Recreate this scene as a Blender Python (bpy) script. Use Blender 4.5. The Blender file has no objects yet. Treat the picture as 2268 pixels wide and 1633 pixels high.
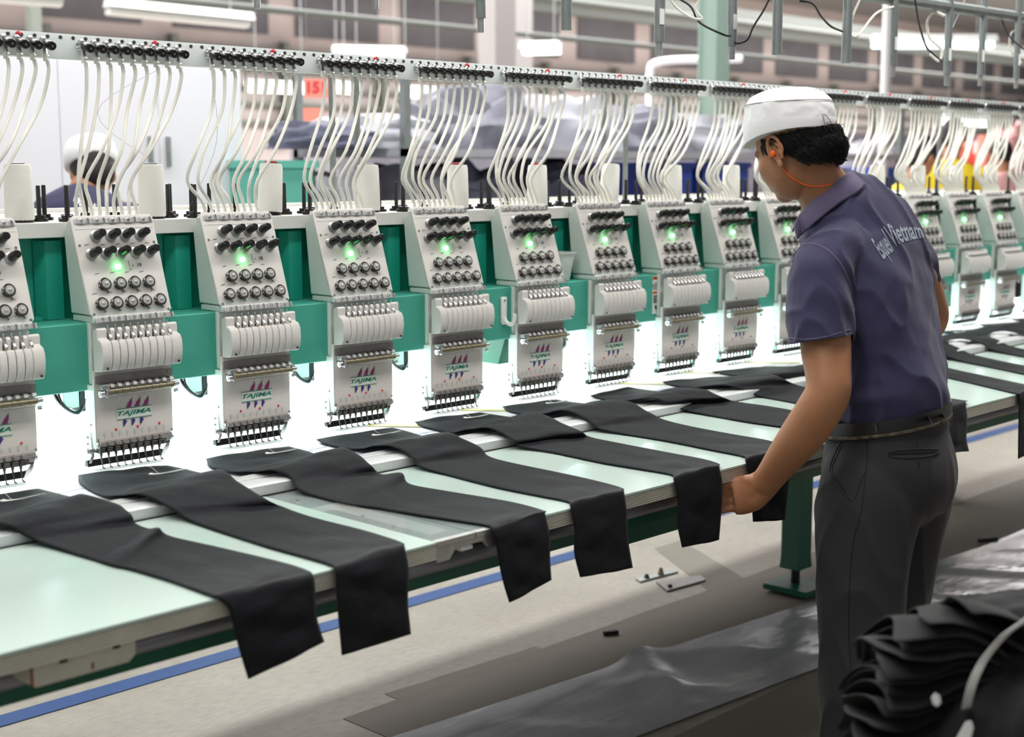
import bpy, math, random
from mathutils import Vector, Matrix, Quaternion
R_ = math.radians
SC = bpy.context.scene
COL = SC.collection
# ------------------------------------------------------------------ camera
cam_d = bpy.data.cameras.new('camera'); cam = bpy.data.objects.new('camera', cam_d); COL.objects.link(cam)
cam_d.sensor_width = 36; cam_d.lens = 50.0; cam_d.clip_end = 200
_bx = Vector((0.69706533, -0.71700762, 0)); _by = Vector((0.10062712, 0.09782835, 0.99010292)); _bz = Vector((-0.70991134, -0.69016642, 0.14034316))
cam.matrix_world = Matrix(((_bx.x, _by.x, _bz.x, 0), (_bx.y, _by.y, _bz.y, 0), (_bx.z, _by.z, _bz.z, 1.5), (0, 0, 0, 1)))
cam_d.dof.use_dof = True; cam_d.dof.focus_distance = 3.35; cam_d.dof.aperture_fstop = 3.4
SC.camera = cam
SC.view_settings.view_transform = 'Standard'; SC.view_settings.look = 'None'
SC.view_settings.gamma = 1; SC.view_settings.use_curve_mapping = False
SC.view_settings.exposure = 0.0
# ------------------------------------------------------------------ light
wd = bpy.data.worlds.new('world'); SC.world = wd; wd.use_nodes = True
wd.node_tree.nodes['Background'].inputs[0].default_value = (0.92, 0.97, 1.0, 1)
wd.node_tree.nodes['Background'].inputs[1].default_value = 0.36
def area(name, loc, size, power, rot=(0, 0, 0), col=(1, 1, 1), spread=None):
    l = bpy.data.lights.new(name, 'AREA'); l.shape = 'RECTANGLE'; l.size, l.size_y = size; l.energy = power; l.color = col
    if spread: l.spread = spread
    o = bpy.data.objects.new(name, l); o.location = loc; o.rotation_euler = rot; COL.objects.link(o); return o
# rows of hall lamps over the aisles, two added fill lights, and the work light strip under the machine beam
area('hall_and_fill_light', (1.8, 1.55, 3.9), (7, 0.5), 150, col=(1, .98, .95))
area('hall_and_fill_light', (6.5, 1.4, 3.9), (5, 0.5), 110, col=(1, .98, .95))
area('hall_and_fill_light', (4, 5.0, 3.9), (8, 0.6), 230, col=(.97, 1, .98))
area('hall_and_fill_light', (9, 9.5, 5.6), (14, 3), 900, col=(1, .98, .97))
area('hall_and_fill_light', (16, 15, 5.6), (24, 6), 4600, col=(1, .97, .97))
area('hall_and_fill_light', (36, 15, 5.6), (20, 6), 4600, col=(1, .97, .97))  # added to brighten the unlit right end of the far wall
area('hall_and_fill_light', (0.2, -2.2, 3.6), (5, 2.0), 16, rot=(R_(40), 0, R_(-35)), col=(1, .98, .95))  # added soft front fill from behind the camera, not a hall lamp
area('work_light', (3.9, 3.06, 1.0), (6.6, 0.06), 66, rot=(R_(-13), 0, 0), col=(.9, .97, 1))
# ------------------------------------------------------------------ materials
def lin(h):
    h = h.lstrip('#'); c = [int(h[i:i + 2], 16) / 255 for i in (0, 2, 4)]
    return tuple(x / 12.92 if x <= .04045 else ((x + .055) / 1.055) ** 2.4 for x in c) + (1,)
MATS = {}
def mat(name, col, rough=.5, metal=0, bump=0, bscale=60, var=0, vscale=8, spec=None, coat=0, sheen=0, emit=None, estr=0, bstretch=None, trans=0, sss=0):
    m = bpy.data.materials.new(name); m.use_nodes = True; MATS[name] = m
    nt = m.node_tree; b = nt.nodes['Principled BSDF']; c = lin(col)
    b.inputs['Base Color'].default_value = c; b.inputs['Roughness'].default_value = rough; b.inputs['Metallic'].default_value = metal
    if spec is not None: b.inputs['Specular IOR Level'].default_value = spec
    if coat: b.inputs['Coat Weight'].default_value = coat
    if sheen:
        b.inputs['Sheen Weight'].default_value = sheen; b.inputs['Sheen Roughness'].default_value = .4
    if trans: b.inputs['Transmission Weight'].default_value = trans
    if sss:
        b.inputs['Subsurface Weight'].default_value = sss; b.inputs['Subsurface Radius'].default_value = (.01, .004, .002)
    if emit:
        b.inputs['Emission Color'].default_value = lin(emit); b.inputs['Emission Strength'].default_value = estr
    if bump or var:
        tc = nt.nodes.new('ShaderNodeTexCoord'); mp = nt.nodes.new('ShaderNodeMapping'); nt.links.new(tc.outputs['Object'], mp.inputs[0])
        if bstretch: mp.inputs['Scale'].default_value = bstretch
    if bump:
        n = nt.nodes.new('ShaderNodeTexNoise'); n.inputs['Scale'].default_value = bscale; n.inputs['Detail'].default_value = 4
        bp = nt.nodes.new('ShaderNodeBump'); bp.inputs['Strength'].default_value = bump; bp.inputs['Distance'].default_value = .01
        nt.links.new(mp.outputs[0], n.inputs['Vector']); nt.links.new(n.outputs[0], bp.inputs['Height']); nt.links.new(bp.outputs[0], b.inputs['Normal'])
    if var:
        n = nt.nodes.new('ShaderNodeTexNoise'); n.inputs['Scale'].default_value = vscale; n.inputs['Detail'].default_value = 5; n.inputs['Roughness'].default_value = .6
        r = nt.nodes.new('ShaderNodeMapRange'); r.inputs[1].default_value = .3; r.inputs[2].default_value = .7; r.inputs[3].default_value = 1 - var; r.inputs[4].default_value = 1 + var
        mx = nt.nodes.new('ShaderNodeMix'); mx.data_type = 'RGBA'; mx.blend_type = 'MULTIPLY'; mx.inputs[0].default_value = 1
        mx.inputs[6].default_value = c
        nt.links.new(mp.outputs[0], n.inputs['Vector']); nt.links.new(n.outputs[0], r.inputs[0]); nt.links.new(r.outputs[0], mx.inputs[7]); nt.links.new(mx.outputs[2], b.inputs['Base Color'])
    return m
mat('head_white', '#dedad4', .38, var=.02)
mat('side_white', '#d3ddd6', .42)
mat('plate_white', '#d6d0c9', .35, var=.025)
mat('green_paint', '#45a590', .42, bump=.05, bscale=300)
mat('green_panel', '#1f9f88', .4)
mat('dark_green', '#0f5b45', .4)
mat('teal', '#5fb3a4', .6)
mat('shelf_grey', '#d8d8d2', .4)
mat('rail_paint', '#ccd3d0', .38)
mat('black_plastic', '#151517', .28)
mat('black_matte', '#121214', .6)
mat('chrome', '#dadada', .15, .85); mat('silver', '#cfcfcd', .3, .35, var=.15, vscale=70)
mat('strip_grey', '#8f8a86', .35, .3, var=.1, vscale=40); mat('steel', '#b4b4b2', .3, .75, var=.12, vscale=60)
mat('dark_steel', '#6a6762', .3, 1, var=.25, vscale=80)
mat('galvanised', '#9aa09e', .42, .8, var=.1, vscale=30)
mat('brass', '#8a826a', .42, .7)
mat('lamp_green', '#b8ffc8', .3, emit='#58ff7c', estr=14)
mat('tube_white', '#e6e4da', .38)
mat('band_brown', '#7a5c50', .6)
mat('ink_green', '#12806a', .5); mat('ink_magenta', '#b3127c', .5); mat('ink_navy', '#2b2a80', .5)
mat('ink_grey', '#6b5a66', .5); mat('ink_red', '#d0353f', .5); mat('ink_black', '#2b2b2d', .6); mat('ink_pale', '#bcc8bb', .6); mat('ink_band', '#d9ddd2', .6)
mat('white_plastic', '#eeeeec', .3)
mat('cloth_black', '#0b0e14', .72, sheen=.04, bump=.5, bscale=16, bstretch=(1, .6, 1), spec=.28)
mat('cloth_black_soft', '#0b0c0e', .85, sheen=.03, bump=.2, bscale=400)
mat('thread_white', '#f2f1ec', .5)
mat('cone_thread', '#eceae4', .6, bump=.25, bscale=260, bstretch=(.15, .15, 3))
mat('sheet_white', '#eef1f2', .5, var=.01)
mat('sheet_yellow', '#dfe09a', .6)
mat('pen_blue', '#6f8fc4', .6)
mat('aluminium', '#dcdedd', .35, .25)
mat('mint', '#bfd2c9', .22, spec=.5, var=.02, vscale=3)
mat('orange', '#ff6a1c', .4)
mat('sign_orange', '#e8703a', .5)
mat('pale_plastic', '#d9ddd8', .35)
mat('bracket_paint', '#c9c6b8', .4, var=.1, vscale=15)
mat('rust', '#8a4a28', .8)
mat('pipe_grey', '#8f8f96', .35, .3)
mat('lamp_on', '#ffffff', .5, emit='#ecfff6', estr=2.6)
mat('lamp_body', '#dfe2df', .5)
mat('column_green', '#95aa9f', .5); mat('column_white', '#8f8b89', .7)
mat('panel_white', '#e0dee5', .45)
mat('wall_pink', '#cdc0be', .8, var=.05, vscale=1.2); mat('wall_dark', '#706e74', .8, var=.12, vscale=1.5)
mat('purlin', '#787d75', .6); mat('ceiling_grey', '#8d8b8b', .85, var=.05, vscale=1)
mat('heap_grey', '#7e7d89', .7, bump=.5, bscale=9, var=.28, vscale=7); mat('heap_dark', '#55566a', .7, bump=.5, bscale=9, var=.3, vscale=9)
mat('heap_pale', '#a3a2ab', .5, bump=.4, bscale=7, var=.12, vscale=6)
mat('bin_blue', '#2a46a8', .5); mat('cloth_yellow', '#e8c71f', .7); mat('cloth_pink', '#eeb7b4', .7); mat('cloth_coral', '#ef8f7c', .7)
mat('skin', '#a6724f', .5, var=.06, vscale=14, sss=.08, bump=.06, bscale=500)
mat('skin_bg', '#b07a5a', .6); mat('hair', '#0e0d0d', .42, bump=.9, bscale=60, bstretch=(9, 9, .9))
mat('hair_bg', '#17120f', .6)
mat('shirt_navy', '#33314f', .9, sheen=.12, bump=.1, bscale=900, var=.10, vscale=5)
mat('shirt_worn', '#6a617e', .9, sheen=.15, bump=.12, bscale=700, var=.12, vscale=12)
mat('print_grey', '#8e97a4', .8, var=.12, vscale=70)
mat('trousers', '#272629', .9, sheen=.08, bump=.12, bscale=1100, var=.06, vscale=6)
mat('loop_cloth', '#4a494e', .9); mat('belt', '#0f0e0e', .45, bump=.12, bscale=300, var=.4, vscale=30); mat('belt_worn', '#5a5140', .8, var=.9, vscale=60)
mat('cap_white', '#efeeee', .75, bump=.12, bscale=30)
mat('seam_grey', '#8f8c8c', .8)
mat('shoe', '#1b1a1a', .4)
mat('film', '#b2b5ba', .26, bump=1.0, bscale=5, var=.2, vscale=3, bstretch=(.6, 2.0, 1))
mat('tape_blue', '#184a8a', .6, var=.12, vscale=9)
mat('floor_stain', '#8a8279', .75, var=.05, vscale=4); mat('floor_shade', '#8a8476', .75, var=.06, vscale=3); mat('pipe_dark', '#4b504a', .6); mat('floor_stain_pale', '#918b80', .75, var=.05, vscale=4)
def glass_like(name, col, alpha, rough=.1):
    m = mat(name, col, rough); m.node_tree.nodes['Principled BSDF'].inputs['Alpha'].default_value = alpha; return m
glass_like('acrylic', '#a9b5b3', .55, .12); glass_like('clear_plastic', '#e3ebe4', .6, .25); glass_like('wrap_film', '#d9dbe6', .28, .2)
# ------------------------------------------------------------------ mesh helpers
def catmull(P, k=6):
    P = [Vector(p) for p in P]; out = []
    Q = [P[0] * 2 - P[1]] + P + [P[-1] * 2 - P[-2]]
    for i in range(1, len(Q) - 2):
        a, b, c, d = Q[i - 1:i + 3]
        for j in range(k):
            t = j / k
            out.append(.5 * ((2 * b) + (c - a) * t + (2 * a - 5 * b + 4 * c - d) * t * t + (3 * b - a - 3 * c + d) * t ** 3))
    out.append(P[-1]); return out
class MB:
    def __init__(s, T=None): s.v = []; s.f = []; s.T = T
    def add(s, vs, fs):
        o = len(s.v); s.v += [s.T(Vector(p)) if s.T else Vector(p) for p in vs]; s.f += [tuple(i + o for i in f) for f in fs]
    def box(s, x0, x1, y0, y1, z0, z1):
        s.add([(x0, y0, z0), (x1, y0, z0), (x1, y1, z0), (x0, y1, z0), (x0, y0, z1), (x1, y0, z1), (x1, y1, z1), (x0, y1, z1)],
              [(0, 3, 2, 1), (4, 5, 6, 7), (0, 1, 5, 4), (1, 2, 6, 5), (2, 3, 7, 6), (3, 0, 4, 7)]); return s
    def prism(s, poly, ax, a0, a1):
        n = len(poly)
        def P(a, p):
            return (a, p[0], p[1]) if ax == 'x' else (p[0], a, p[1]) if ax == 'y' else (p[0], p[1], a)
        s.add([P(a0, p) for p in poly] + [P(a1, p) for p in poly],
              [tuple(range(n)), tuple(range(2 * n - 1, n - 1, -1))] + [(i, i + n, (i + 1) % n + n, (i + 1) % n) for i in range(n)]); return s
    def cyl(s, p0, p1, r0, r1=None, n=16):
        r1 = r0 if r1 is None else r1; return s.tube([p0, p1], [r0, r1], n)
    def tube(s, pts, r, n=8, cap=True, flat=1):
        pts = [Vector(p) for p in pts]; rs = r if isinstance(r, (list, tuple)) else [r] * len(pts)
        t = (pts[1] - pts[0]).normalized(); u = t.orthogonal().normalized(); vs = []; fs = []
        for i, p in enumerate(pts):
            a = pts[max(i - 1, 0)]; b = pts[min(i + 1, len(pts) - 1)]; nt_ = (b - a)
            if nt_.length > 1e-9:
                nt_.normalize(); q = t.rotation_difference(nt_); u = q @ u; t = nt_
            w = t.cross(u)
            vs += [p + (u * math.cos(2 * math.pi * k / n) + w * math.sin(2 * math.pi * k / n) * flat) * rs[i] for k in range(n)]
        for i in range(len(pts) - 1):
            for k in range(n):
                a = i * n + k; b = i * n + (k + 1) % n; fs.append((a, b, b + n, a + n))
        if cap: fs += [tuple(range(n - 1, -1, -1)), tuple(range((len(pts) - 1) * n, len(pts) * n))]
        s.add(vs, fs); return s
    def lathe(s, prof, base, d=(0, 0, 1), n=20):
        base = Vector(base); d = Vector(d).normalized()
        return s.tube([base + d * h for _, h in prof], [max(r, 1e-5) for r, _ in prof], n)
    def loft(s, rings, cap=True, closed=True):
        n = len(rings[0]); vs = [p for r in rings for p in r]; fs = []
        for i in range(len(rings) - 1):
            for k in range(n if closed else n - 1):
                a = i * n + k; b = i * n + (k + 1) % n; fs.append((a, b, b + n, a + n))
        if cap and closed: fs += [tuple(range(n - 1, -1, -1)), tuple(range((len(rings) - 1) * n, len(rings) * n))]
        s.add(vs, fs); return s
    def sphere(s, c, r, sc=(1, 1, 1), n=14, m=9):
        vs = []; fs = []
        for i in range(1, m):
            a = math.pi * i / m
            vs += [(c[0] + r * sc[0] * math.sin(a) * math.cos(2 * math.pi * k / n), c[1] + r * sc[1] * math.sin(a) * math.sin(2 * math.pi * k / n), c[2] + r * sc[2] * math.cos(a)) for k in range(n)]
        t = len(vs); vs += [(c[0], c[1], c[2] + r * sc[2]), (c[0], c[1], c[2] - r * sc[2])]
        for i in range(m - 2):
            for k in range(n):
                a = i * n + k; b = i * n + (k + 1) % n; fs.append((a, a + n, b + n, b))
        for k in range(n):
            fs.append((t, k, (k + 1) % n)); fs.append((t + 1, (m - 2) * n + (k + 1) % n, (m - 2) * n + k))
        s.add(vs, fs); return s
    def cut(s):
        s.cuts = getattr(s, 'cuts', []) + [(len(s.v), len(s.f))]; return s
    def each(s, name, m, *a, **k):
        out = []; v0 = f0 = 0
        for v1, f1 in getattr(s, 'cuts', []) + [(len(s.v), len(s.f))]:
            if v1 > v0:
                q = MB(); q.v = s.v[v0:v1]; q.f = [tuple(i - v0 for i in f) for f in s.f[f0:f1]]; out.append(q.build(name, m, *a, **k))
            v0, f0 = v1, f1
        return out
    def build(s, name, m, parent=None, O=(0, 0, 0), bevel=0, smooth=35, solid=0, sub=0, seg=2, recalc=True):
        me = bpy.data.meshes.new(name); O = Vector(O)
        me.from_pydata([p - O for p in s.v], [], s.f); me.validate()
        if recalc:
            import bmesh
            bm = bmesh.new(); bm.from_mesh(me); bmesh.ops.recalc_face_normals(bm, faces=bm.faces); bm.to_mesh(me); bm.free()
        if smooth:
            me.polygons.foreach_set('use_smooth', [True] * len(me.polygons)); me.set_sharp_from_angle(angle=R_(smooth))
        me.materials.append(MATS[m])
        o = bpy.data.objects.new(name, me); COL.objects.link(o)
        if parent: o.parent = parent
        if not parent: o.location = O
        if solid: md = o.modifiers.new('solid', 'SOLIDIFY'); md.thickness = solid; md.offset = 0
        if bevel: md = o.modifiers.new('bevel', 'BEVEL'); md.width = bevel; md.segments = seg; md.limit_method = 'ANGLE'; md.angle_limit = R_(40)
        if sub: md = o.modifiers.new('sub', 'SUBSURF'); md.levels = sub; md.render_levels = sub
        return o
def thing(name, label, cat, loc=(0, 0, 0), group=None):
    o = bpy.data.objects.new(name, None); COL.objects.link(o); o.location = loc; o.empty_display_size = .05
    o['label'] = label; o['category'] = cat
    if group: o['group'] = group
    return o
def tag(o, label, cat, group=None, kind=None):
    o['label'] = label; o['category'] = cat
    if group: o['group'] = group
    if kind: o['kind'] = kind
    return o
def struct(o): o['kind'] = 'structure'; return o
def copy_tree(o, parent=None):
    c = o.copy(); COL.objects.link(c)
    if parent: c.parent = parent
    for ch in list(o.children): copy_tree(ch, c)
    return c
def text_mesh(name, body, size, T, m, parent, shear=0, weight=0, depth=.0006, align='CENTER', sx=1):
    """lettering as real raised mesh; T maps (u, v, w) to the parent's own space"""
    cu = bpy.data.curves.new(name, 'FONT'); cu.body = body; cu.size = 1; cu.shear = shear; cu.offset = weight / size; cu.extrude = depth / size
    cu.align_x = align; cu.align_y = 'CENTER'; cu.resolution_u = 3
    tmp = bpy.data.objects.new('tmp', cu); me = bpy.data.meshes.new_from_object(tmp); bpy.data.objects.remove(tmp); bpy.data.curves.remove(cu)
    for v in me.vertices: v.co = T(Vector((v.co.x * sx, v.co.y, v.co.z)) * size)
    me.materials.clear(); me.materials.append(MATS[m]); me.name = name
    o = bpy.data.objects.new(name, me); COL.objects.link(o)
    if parent: o.parent = parent
    return o

WORDS = {20: 'twenty', 19: 'nineteen', 18: 'eighteen', 17: 'seventeen', 16: 'sixteen', 15: 'fifteen', 14: 'fourteen', 13: 'thirteen', 12: 'twelve', 11: 'eleven', 10: 'ten', 9: 'nine', 8: 'eight', 7: 'seven', 6: 'six', 5: 'five', 21: 'twenty one', 4: 'four'}
# ------------------------------------------------------------------ setting
def floor_material():
    m = mat('floor_concrete', '#b4aca0', .62); nt = m.node_tree; N = nt.nodes; L = nt.links; b = N['Principled BSDF']
    tc = N.new('ShaderNodeTexCoord'); 
    n1 = N.new('ShaderNodeTexNoise'); n1.inputs['Scale'].default_value = 1.4; n1.inputs['Detail'].default_value = 8; n1.inputs['Roughness'].default_value = .65
    n2 = N.new('ShaderNodeTexNoise'); n2.inputs['Scale'].default_value = 26; n2.inputs['Detail'].default_value = 6
    mp = N.new('ShaderNodeMapping'); mp.inputs['Scale'].default_value = (1, 3, 1); L.new(tc.outputs['Object'], n1.inputs[0]); L.new(tc.outputs['Object'], mp.inputs[0]); L.new(mp.outputs[0], n2.inputs[0])
    r = N.new('ShaderNodeValToRGB'); r.color_ramp.elements[0].position = .3; r.color_ramp.elements[0].color = lin('#a39b90'); r.color_ramp.elements[1].position = .7; r.color_ramp.elements[1].color = lin('#bdb5aa')
    L.new(n1.outputs[0], r.inputs[0])
    mx = N.new('ShaderNodeMix'); mx.data_type = 'RGBA'; mx.blend_type = 'MULTIPLY'; mx.inputs[0].default_value = .5
    r2 = N.new('ShaderNodeValToRGB'); r2.color_ramp.elements[0].position = .35; r2.color_ramp.elements[0].color = (.72, .72, .7, 1); r2.color_ramp.elements[1].position = .6; r2.color_ramp.elements[1].color = (1, 1, 1, 1)
    L.new(n2.outputs[0], r2.inputs[0]); L.new(r.outputs[0], mx.inputs[6]); L.new(r2.outputs[0], mx.inputs[7]); L.new(mx.outputs[2], b.inputs['Base Color'])
    return m
floor_material()
o = MB().box(-12, 60, -8, 40, -.1, 0).build('floor', 'floor_concrete', smooth=0); struct(o)
o = MB().box(-12, 60, -8, 40, 6.2, 6.3).build('ceiling', 'ceiling_grey', smooth=0); struct(o)
# far wall: dark glazed bays between pale piers above, pinkish slab bands below
FY = 24.0
o = MB().box(-4, 60, FY, FY + .3, 0, 6.2).build('wall_back', 'wall_pink', smooth=0); struct(o)
mb = MB()
for i in range(22):
    x = -2 + i * 2.9; mb.box(x, x + 2.2, FY - .06, FY + .02, 4.15, 5.6)
struct(mb.build('window_1', 'wall_dark', smooth=0))
mb = MB()
for z in (2.35, 2.72, 3.05, 3.4, 3.78): mb.box(-4, 60, FY - .22, FY - .02, z, z + .07)
for i in range(24): mb.box(-3 + i * 2.6, -2.86 + i * 2.6, FY - .3, FY - .1, 1.9, 4.0)
struct(mb.build('trim_1', 'purlin', smooth=0))
struct(MB().tube([(-4, 15, 4.02), (60, 15, 4.02)], .05, 8).build('trim_2', 'pipe_dark'))
struct(MB().tube([(-4, 12.5, 3.15), (60, 14.5, 3.35)], .04, 8).build('trim_3', 'pipe_dark'))
# low beams crossing the far hall
mb = MB()
for y in (17.0, 20.0): mb.box(-4, 60, y, y + .22, 4.3 + (y - 17) * .1, 4.62 + (y - 17) * .1)
struct(mb.build('trim_4', 'pipe_dark', smooth=0))
# floor markings, stains and one area of painted shade
def patch(name, pts, m, label, cat, z=.001, h=.002, group=None, kind=None):
    o = MB().prism(pts, 'z', z - .0005, z + h).build(name, m, smooth=0); tag(o, label, cat, group, kind); return o
o = patch('floor_line', [(1.2, 3.548), (8, 3.548), (8, 3.625), (1.2, 3.625)], 'tape_blue', 'painted blue line on the floor running under the machine', 'floor marking')
def wavy(x0, x1, ya, yb, n=60, amp=.012, seed=3, yc=None, yd=None):
    rr = random.Random(seed); a = []; b = []
    for i in range(n + 1):
        t = i / n; x = x0 + (x1 - x0) * t
        a.append((x, ya + ((yc if yc is not None else ya) - ya) * t + rr.uniform(-amp, amp))); b.append((x, yb + ((yd if yd is not None else yb) - yb) * t + rr.uniform(-amp, amp)))
    return a + b[::-1]
patch('stain_shade_patch', wavy(2.35, 12, 2.5, 2.93, amp=.004, yc=2.3, yd=2.93), 'floor_stain', 'brown grey worn strip of floor left beside the plastic sheet', 'floor stain', z=.001, h=.001)
patch('stain_shade_patch', wavy(2.55, 3.15, 2.9, 2.99, amp=.003, n=8, yd=2.96), 'floor_stain_pale', 'pale stain patch between brown strip and light floor, near the photo bottom', 'floor stain', z=.001, h=.0005)
patch('stain_shade_patch', [(4.0, 2.9), (4.22, 2.9), (4.5, 3.42), (4.33, 3.42)], 'floor_stain_pale', 'pale brown cross strip on the floor left of the green machine leg', 'floor stain', z=.001, h=.0007)
patch('stain_shade_patch', wavy(-3, 12, -2, 2.2, amp=.006), 'floor_shade', 'wide floor area with shade painted brown grey, in front of the plastic sheet where the worker stands', 'floor stain', z=.001, h=.0004)  # unlit near floor: the shade is painted in as a darker tone
# crumpled clear film lying on the floor: a rippled sheet
mb = MB(); rr = random.Random(5); rows = []
NX, NY = 150, 14
for i in range(NX + 1):
    x = 2.0 + 7.5 * i / NX; t = i / NX; y0 = 2.33 - .24 * min(t * 2.6, 1) ** 1 + .05 * t; y1 = 2.76 - .28 * min(t * 2.2, 1); y1 = max(y1, y0 + .38)
    row = []
    for j in range(NY + 1):
        s = j / NY
        z = .006 + .010 * (math.sin(x * 9 + s * 2.5) * math.sin(s * 5 + x * 3.1) * .5 + .5) * math.sin(math.pi * s) + .03 * math.exp(-((x - 3.02 - s * .25) / .05) ** 2) * (1 if .2 < s else s * 5) + .02 * math.exp(-((x - 3.62 + s * .3) / .06) ** 2) * s
        z += .014 * math.exp(-((x - 4.3 - .2 * s) / .09) ** 2) + .02 * max(0, math.sin(x * 14 + s * 4)) ** 4 * math.sin(math.pi * s) * (.4 + .6 * math.sin(x * 2.3) ** 2)
        row.append((x, y0 + (y1 - y0) * s, z))
    rows.append(row)
mb.loft(rows, cap=False, closed=False)
o = mb.build('plastic_sheet', 'film', sub=1); tag(o, 'long crumpled grey plastic sheet taped on the floor behind the worker', 'plastic sheet')
def debris(pt, L, ang, label):
    c, s = math.cos(ang), math.sin(ang)
    mb = MB(lambda p: Vector((pt[0] + p.x * c - p.y * s, pt[1] + p.x * s + p.y * c, p.z))); mb.box(-L / 2, L / 2, -.008, .008, .003, .016)
    tag(mb.build('debris_strip', 'black_matte', bevel=.002, O=(pt[0], pt[1], 0)), label, 'debris')
debris((3.40, 2.86, 0), .05, -.5, 'small black scrap on the brown floor strip under the table')
debris((5.35, 2.52, 0), .09, -.5, 'black scrap lying on the floor right of the worker')
fb_ = thing('floor_bracket', 'small metal floor bracket with bolts left of the green table leg', 'bracket', (3.98, 3.08, 0)); O = (3.98, 3.08, 0)
MB().prism([(3.90, 3.02), (4.10, 3.0), (4.14, 3.05), (3.96, 3.12)], 'z', .002, .008).build('plate', 'strip_grey', fb_, O, bevel=.001)
MB().prism([(3.92, 3.16), (4.12, 3.14), (4.12, 3.17), (3.94, 3.20)], 'z', .002, .008).build('plate', 'galvanised', fb_, O, bevel=.001)
for x, y, h_b in ((3.97, 3.17, .022), (4.04, 3.16, .034), (3.94, 3.04, .018)): MB().tube([(x, y, .006), (x, y, h_b * .5), (x, y, h_b)], [.014, .010, .006], 10).build('bolt', 'brass' if h_b > .03 else 'dark_steel', fb_, O)
# ------------------------------------------------------------------ overhead columns, lamps, pipes
def column(name, x0, x1, y0, y1, m, label, z1=6.2, lip=None):
    o = MB().box(x0, x1, y0, y1, 0, z1)
    if lip:  # H section flanges
        o.box(x0 - lip, x1 + lip, y0 - .012, y0, 0, z1); o.box(x0 - lip, x1 + lip, y1, y1 + .012, 0, z1)
    o = o.build(name, m, O=((x0 + x1) / 2, (y0 + y1) / 2, 0), smooth=0); tag(o, label, 'column'); return o
column('steel_column', 8.16, 8.28, 5.97, 6.10, 'column_green', 'grey green steel column rising behind the machine left of the white cap', lip=.02)
column('concrete_column', 11.86, 12.20, 11.8, 12.08, 'column_white', 'wide pale concrete column behind the machine left of the green column', lip=None)
column('concrete_column', 7.3, 7.42, 14.0, 14.12, 'purlin', 'thin grey post above the thread rail at the upper left', lip=None)
column('concrete_column', 15.0, 15.45, 14.6, 15.0, 'column_white', 'pale pier in the far hall just left of the green column')
tag(MB().cyl((12.61, 7.2, 0), (12.61, 7.2, 6.2), .049).build('white_pole', 'white_plastic', O=(12.61, 7.2, 0)), 'bright white pole rising behind the machine to the right of the worker', 'pole')
tag(MB().tube(catmull([(13.7, 11.0, 0), (13.7, 11.0, 2.3), (13.7, 11.0, 2.6), (13.8, 10.9, 2.76), (14.8, 10.45, 2.82)], 5), .045).build('white_pipe', 'white_plastic', O=(13.7, 11.0, 0)), 'thin white pipe bending right at its top between green column and white pole', 'pipe')
def lamp(p0, p1, lit, label, r=.05, drop=None):
    p0 = Vector(p0); p1 = Vector(p1); mid = (p0 + p1) / 2; root = thing('fluorescent_lamp', label, 'ceiling light', mid)
    d = (p1 - p0).normalized(); w = Vector((-d.y, d.x, 0)).normalized() * r
    mb = MB(); up = Vector((0, 0, r * .9))
    rings = [[p + w * 1.3, p + w * .6 + up, p - w * .6 + up, p - w * 1.3] for p in (p0, p1)]; mb.loft(rings)
    mb.build('lamp_body', 'lamp_body', root, O=mid)
    mb = MB(); mb.tube([p0 + d * .02 - Vector((0, 0, r * .45)), p1 - d * .02 - Vector((0, 0, r * .45))], r * .42); mb.tube([p0 + d * .02 - Vector((0, 0, r * .45)) + w, p1 - d * .02 - Vector((0, 0, r * .45)) + w], r * .42)
    mb.build('lamp_tube', 'lamp_on' if lit else 'lamp_body', root, O=mid)
    mb = MB()
    for t in (.15, .85):
        p = p0.lerp(p1, t); mb.tube([p + up, (p.x, p.y, 6.2)], .008, 5)
    mb.build('hanging_wire', 'galvanised', root, O=mid)
    return root
lamp((7.3, 12.5, 3.02), (8.75, 12.2, 2.97), False, 'long unlit white batten light above the thread rail at the upper left', .085)
lamp((5.6, 12.6, 3.05), (6.75, 12.3, 3.03), False, 'white batten light cut by the top left corner of the photo', .085)
lamp((12.05, 15.0, 3.0), (12.87, 14.5, 3.0), True, 'lit green white batten light just above the rail, left of the wide column', .09)
lamp((13.39, 12.85, 3.0), (13.62, 12.4, 3.0), True, 'short lit batten light just right of the wide pale column', .09)
lamp((15.6, 9.1, 3.0), (16.65, 8.05, 3.0), True, 'long lit batten light at the upper right above the worker', .09)
def px_dir(x, y):
    a = Vector(((x - 1134) / 3150, -(y - 816.5) / 3150, -1)); return Vector((_bx.x * a.x + _by.x * a.y + _bz.x * a.z, _bx.y * a.x + _by.y * a.y + _bz.y * a.z, _by.z * a.y + _bz.z * a.z))
CAM = Vector((0, 0, 1.5))
def onZ(x, y, z): d = px_dir(x, y); return CAM + d * ((z - 1.5) / d.z)
def onY(x, y, Y): d = px_dir(x, y); return CAM + d * (Y / d.y)
def dep(x, y, D): return CAM + px_dir(x, y) * D
for (x0, x1, y, D, lab) in [(545, 690, 190, 16, 'lit lamp seen under the rail beside the red sign, left of it'), (735, 800, 192, 17, 'lit lamp seen under the rail just right of the red sign'), (882, 985, 202, 16, 'lit lamp seen under the rail left of centre'), (2085, 2190, 262, 15, 'lit lamp seen through the white tubes at the right edge')]:
    a = dep(x0, y, D); b_ = dep(x1, y + 6, D); lamp(a, b_, True, lab, .075)
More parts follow.
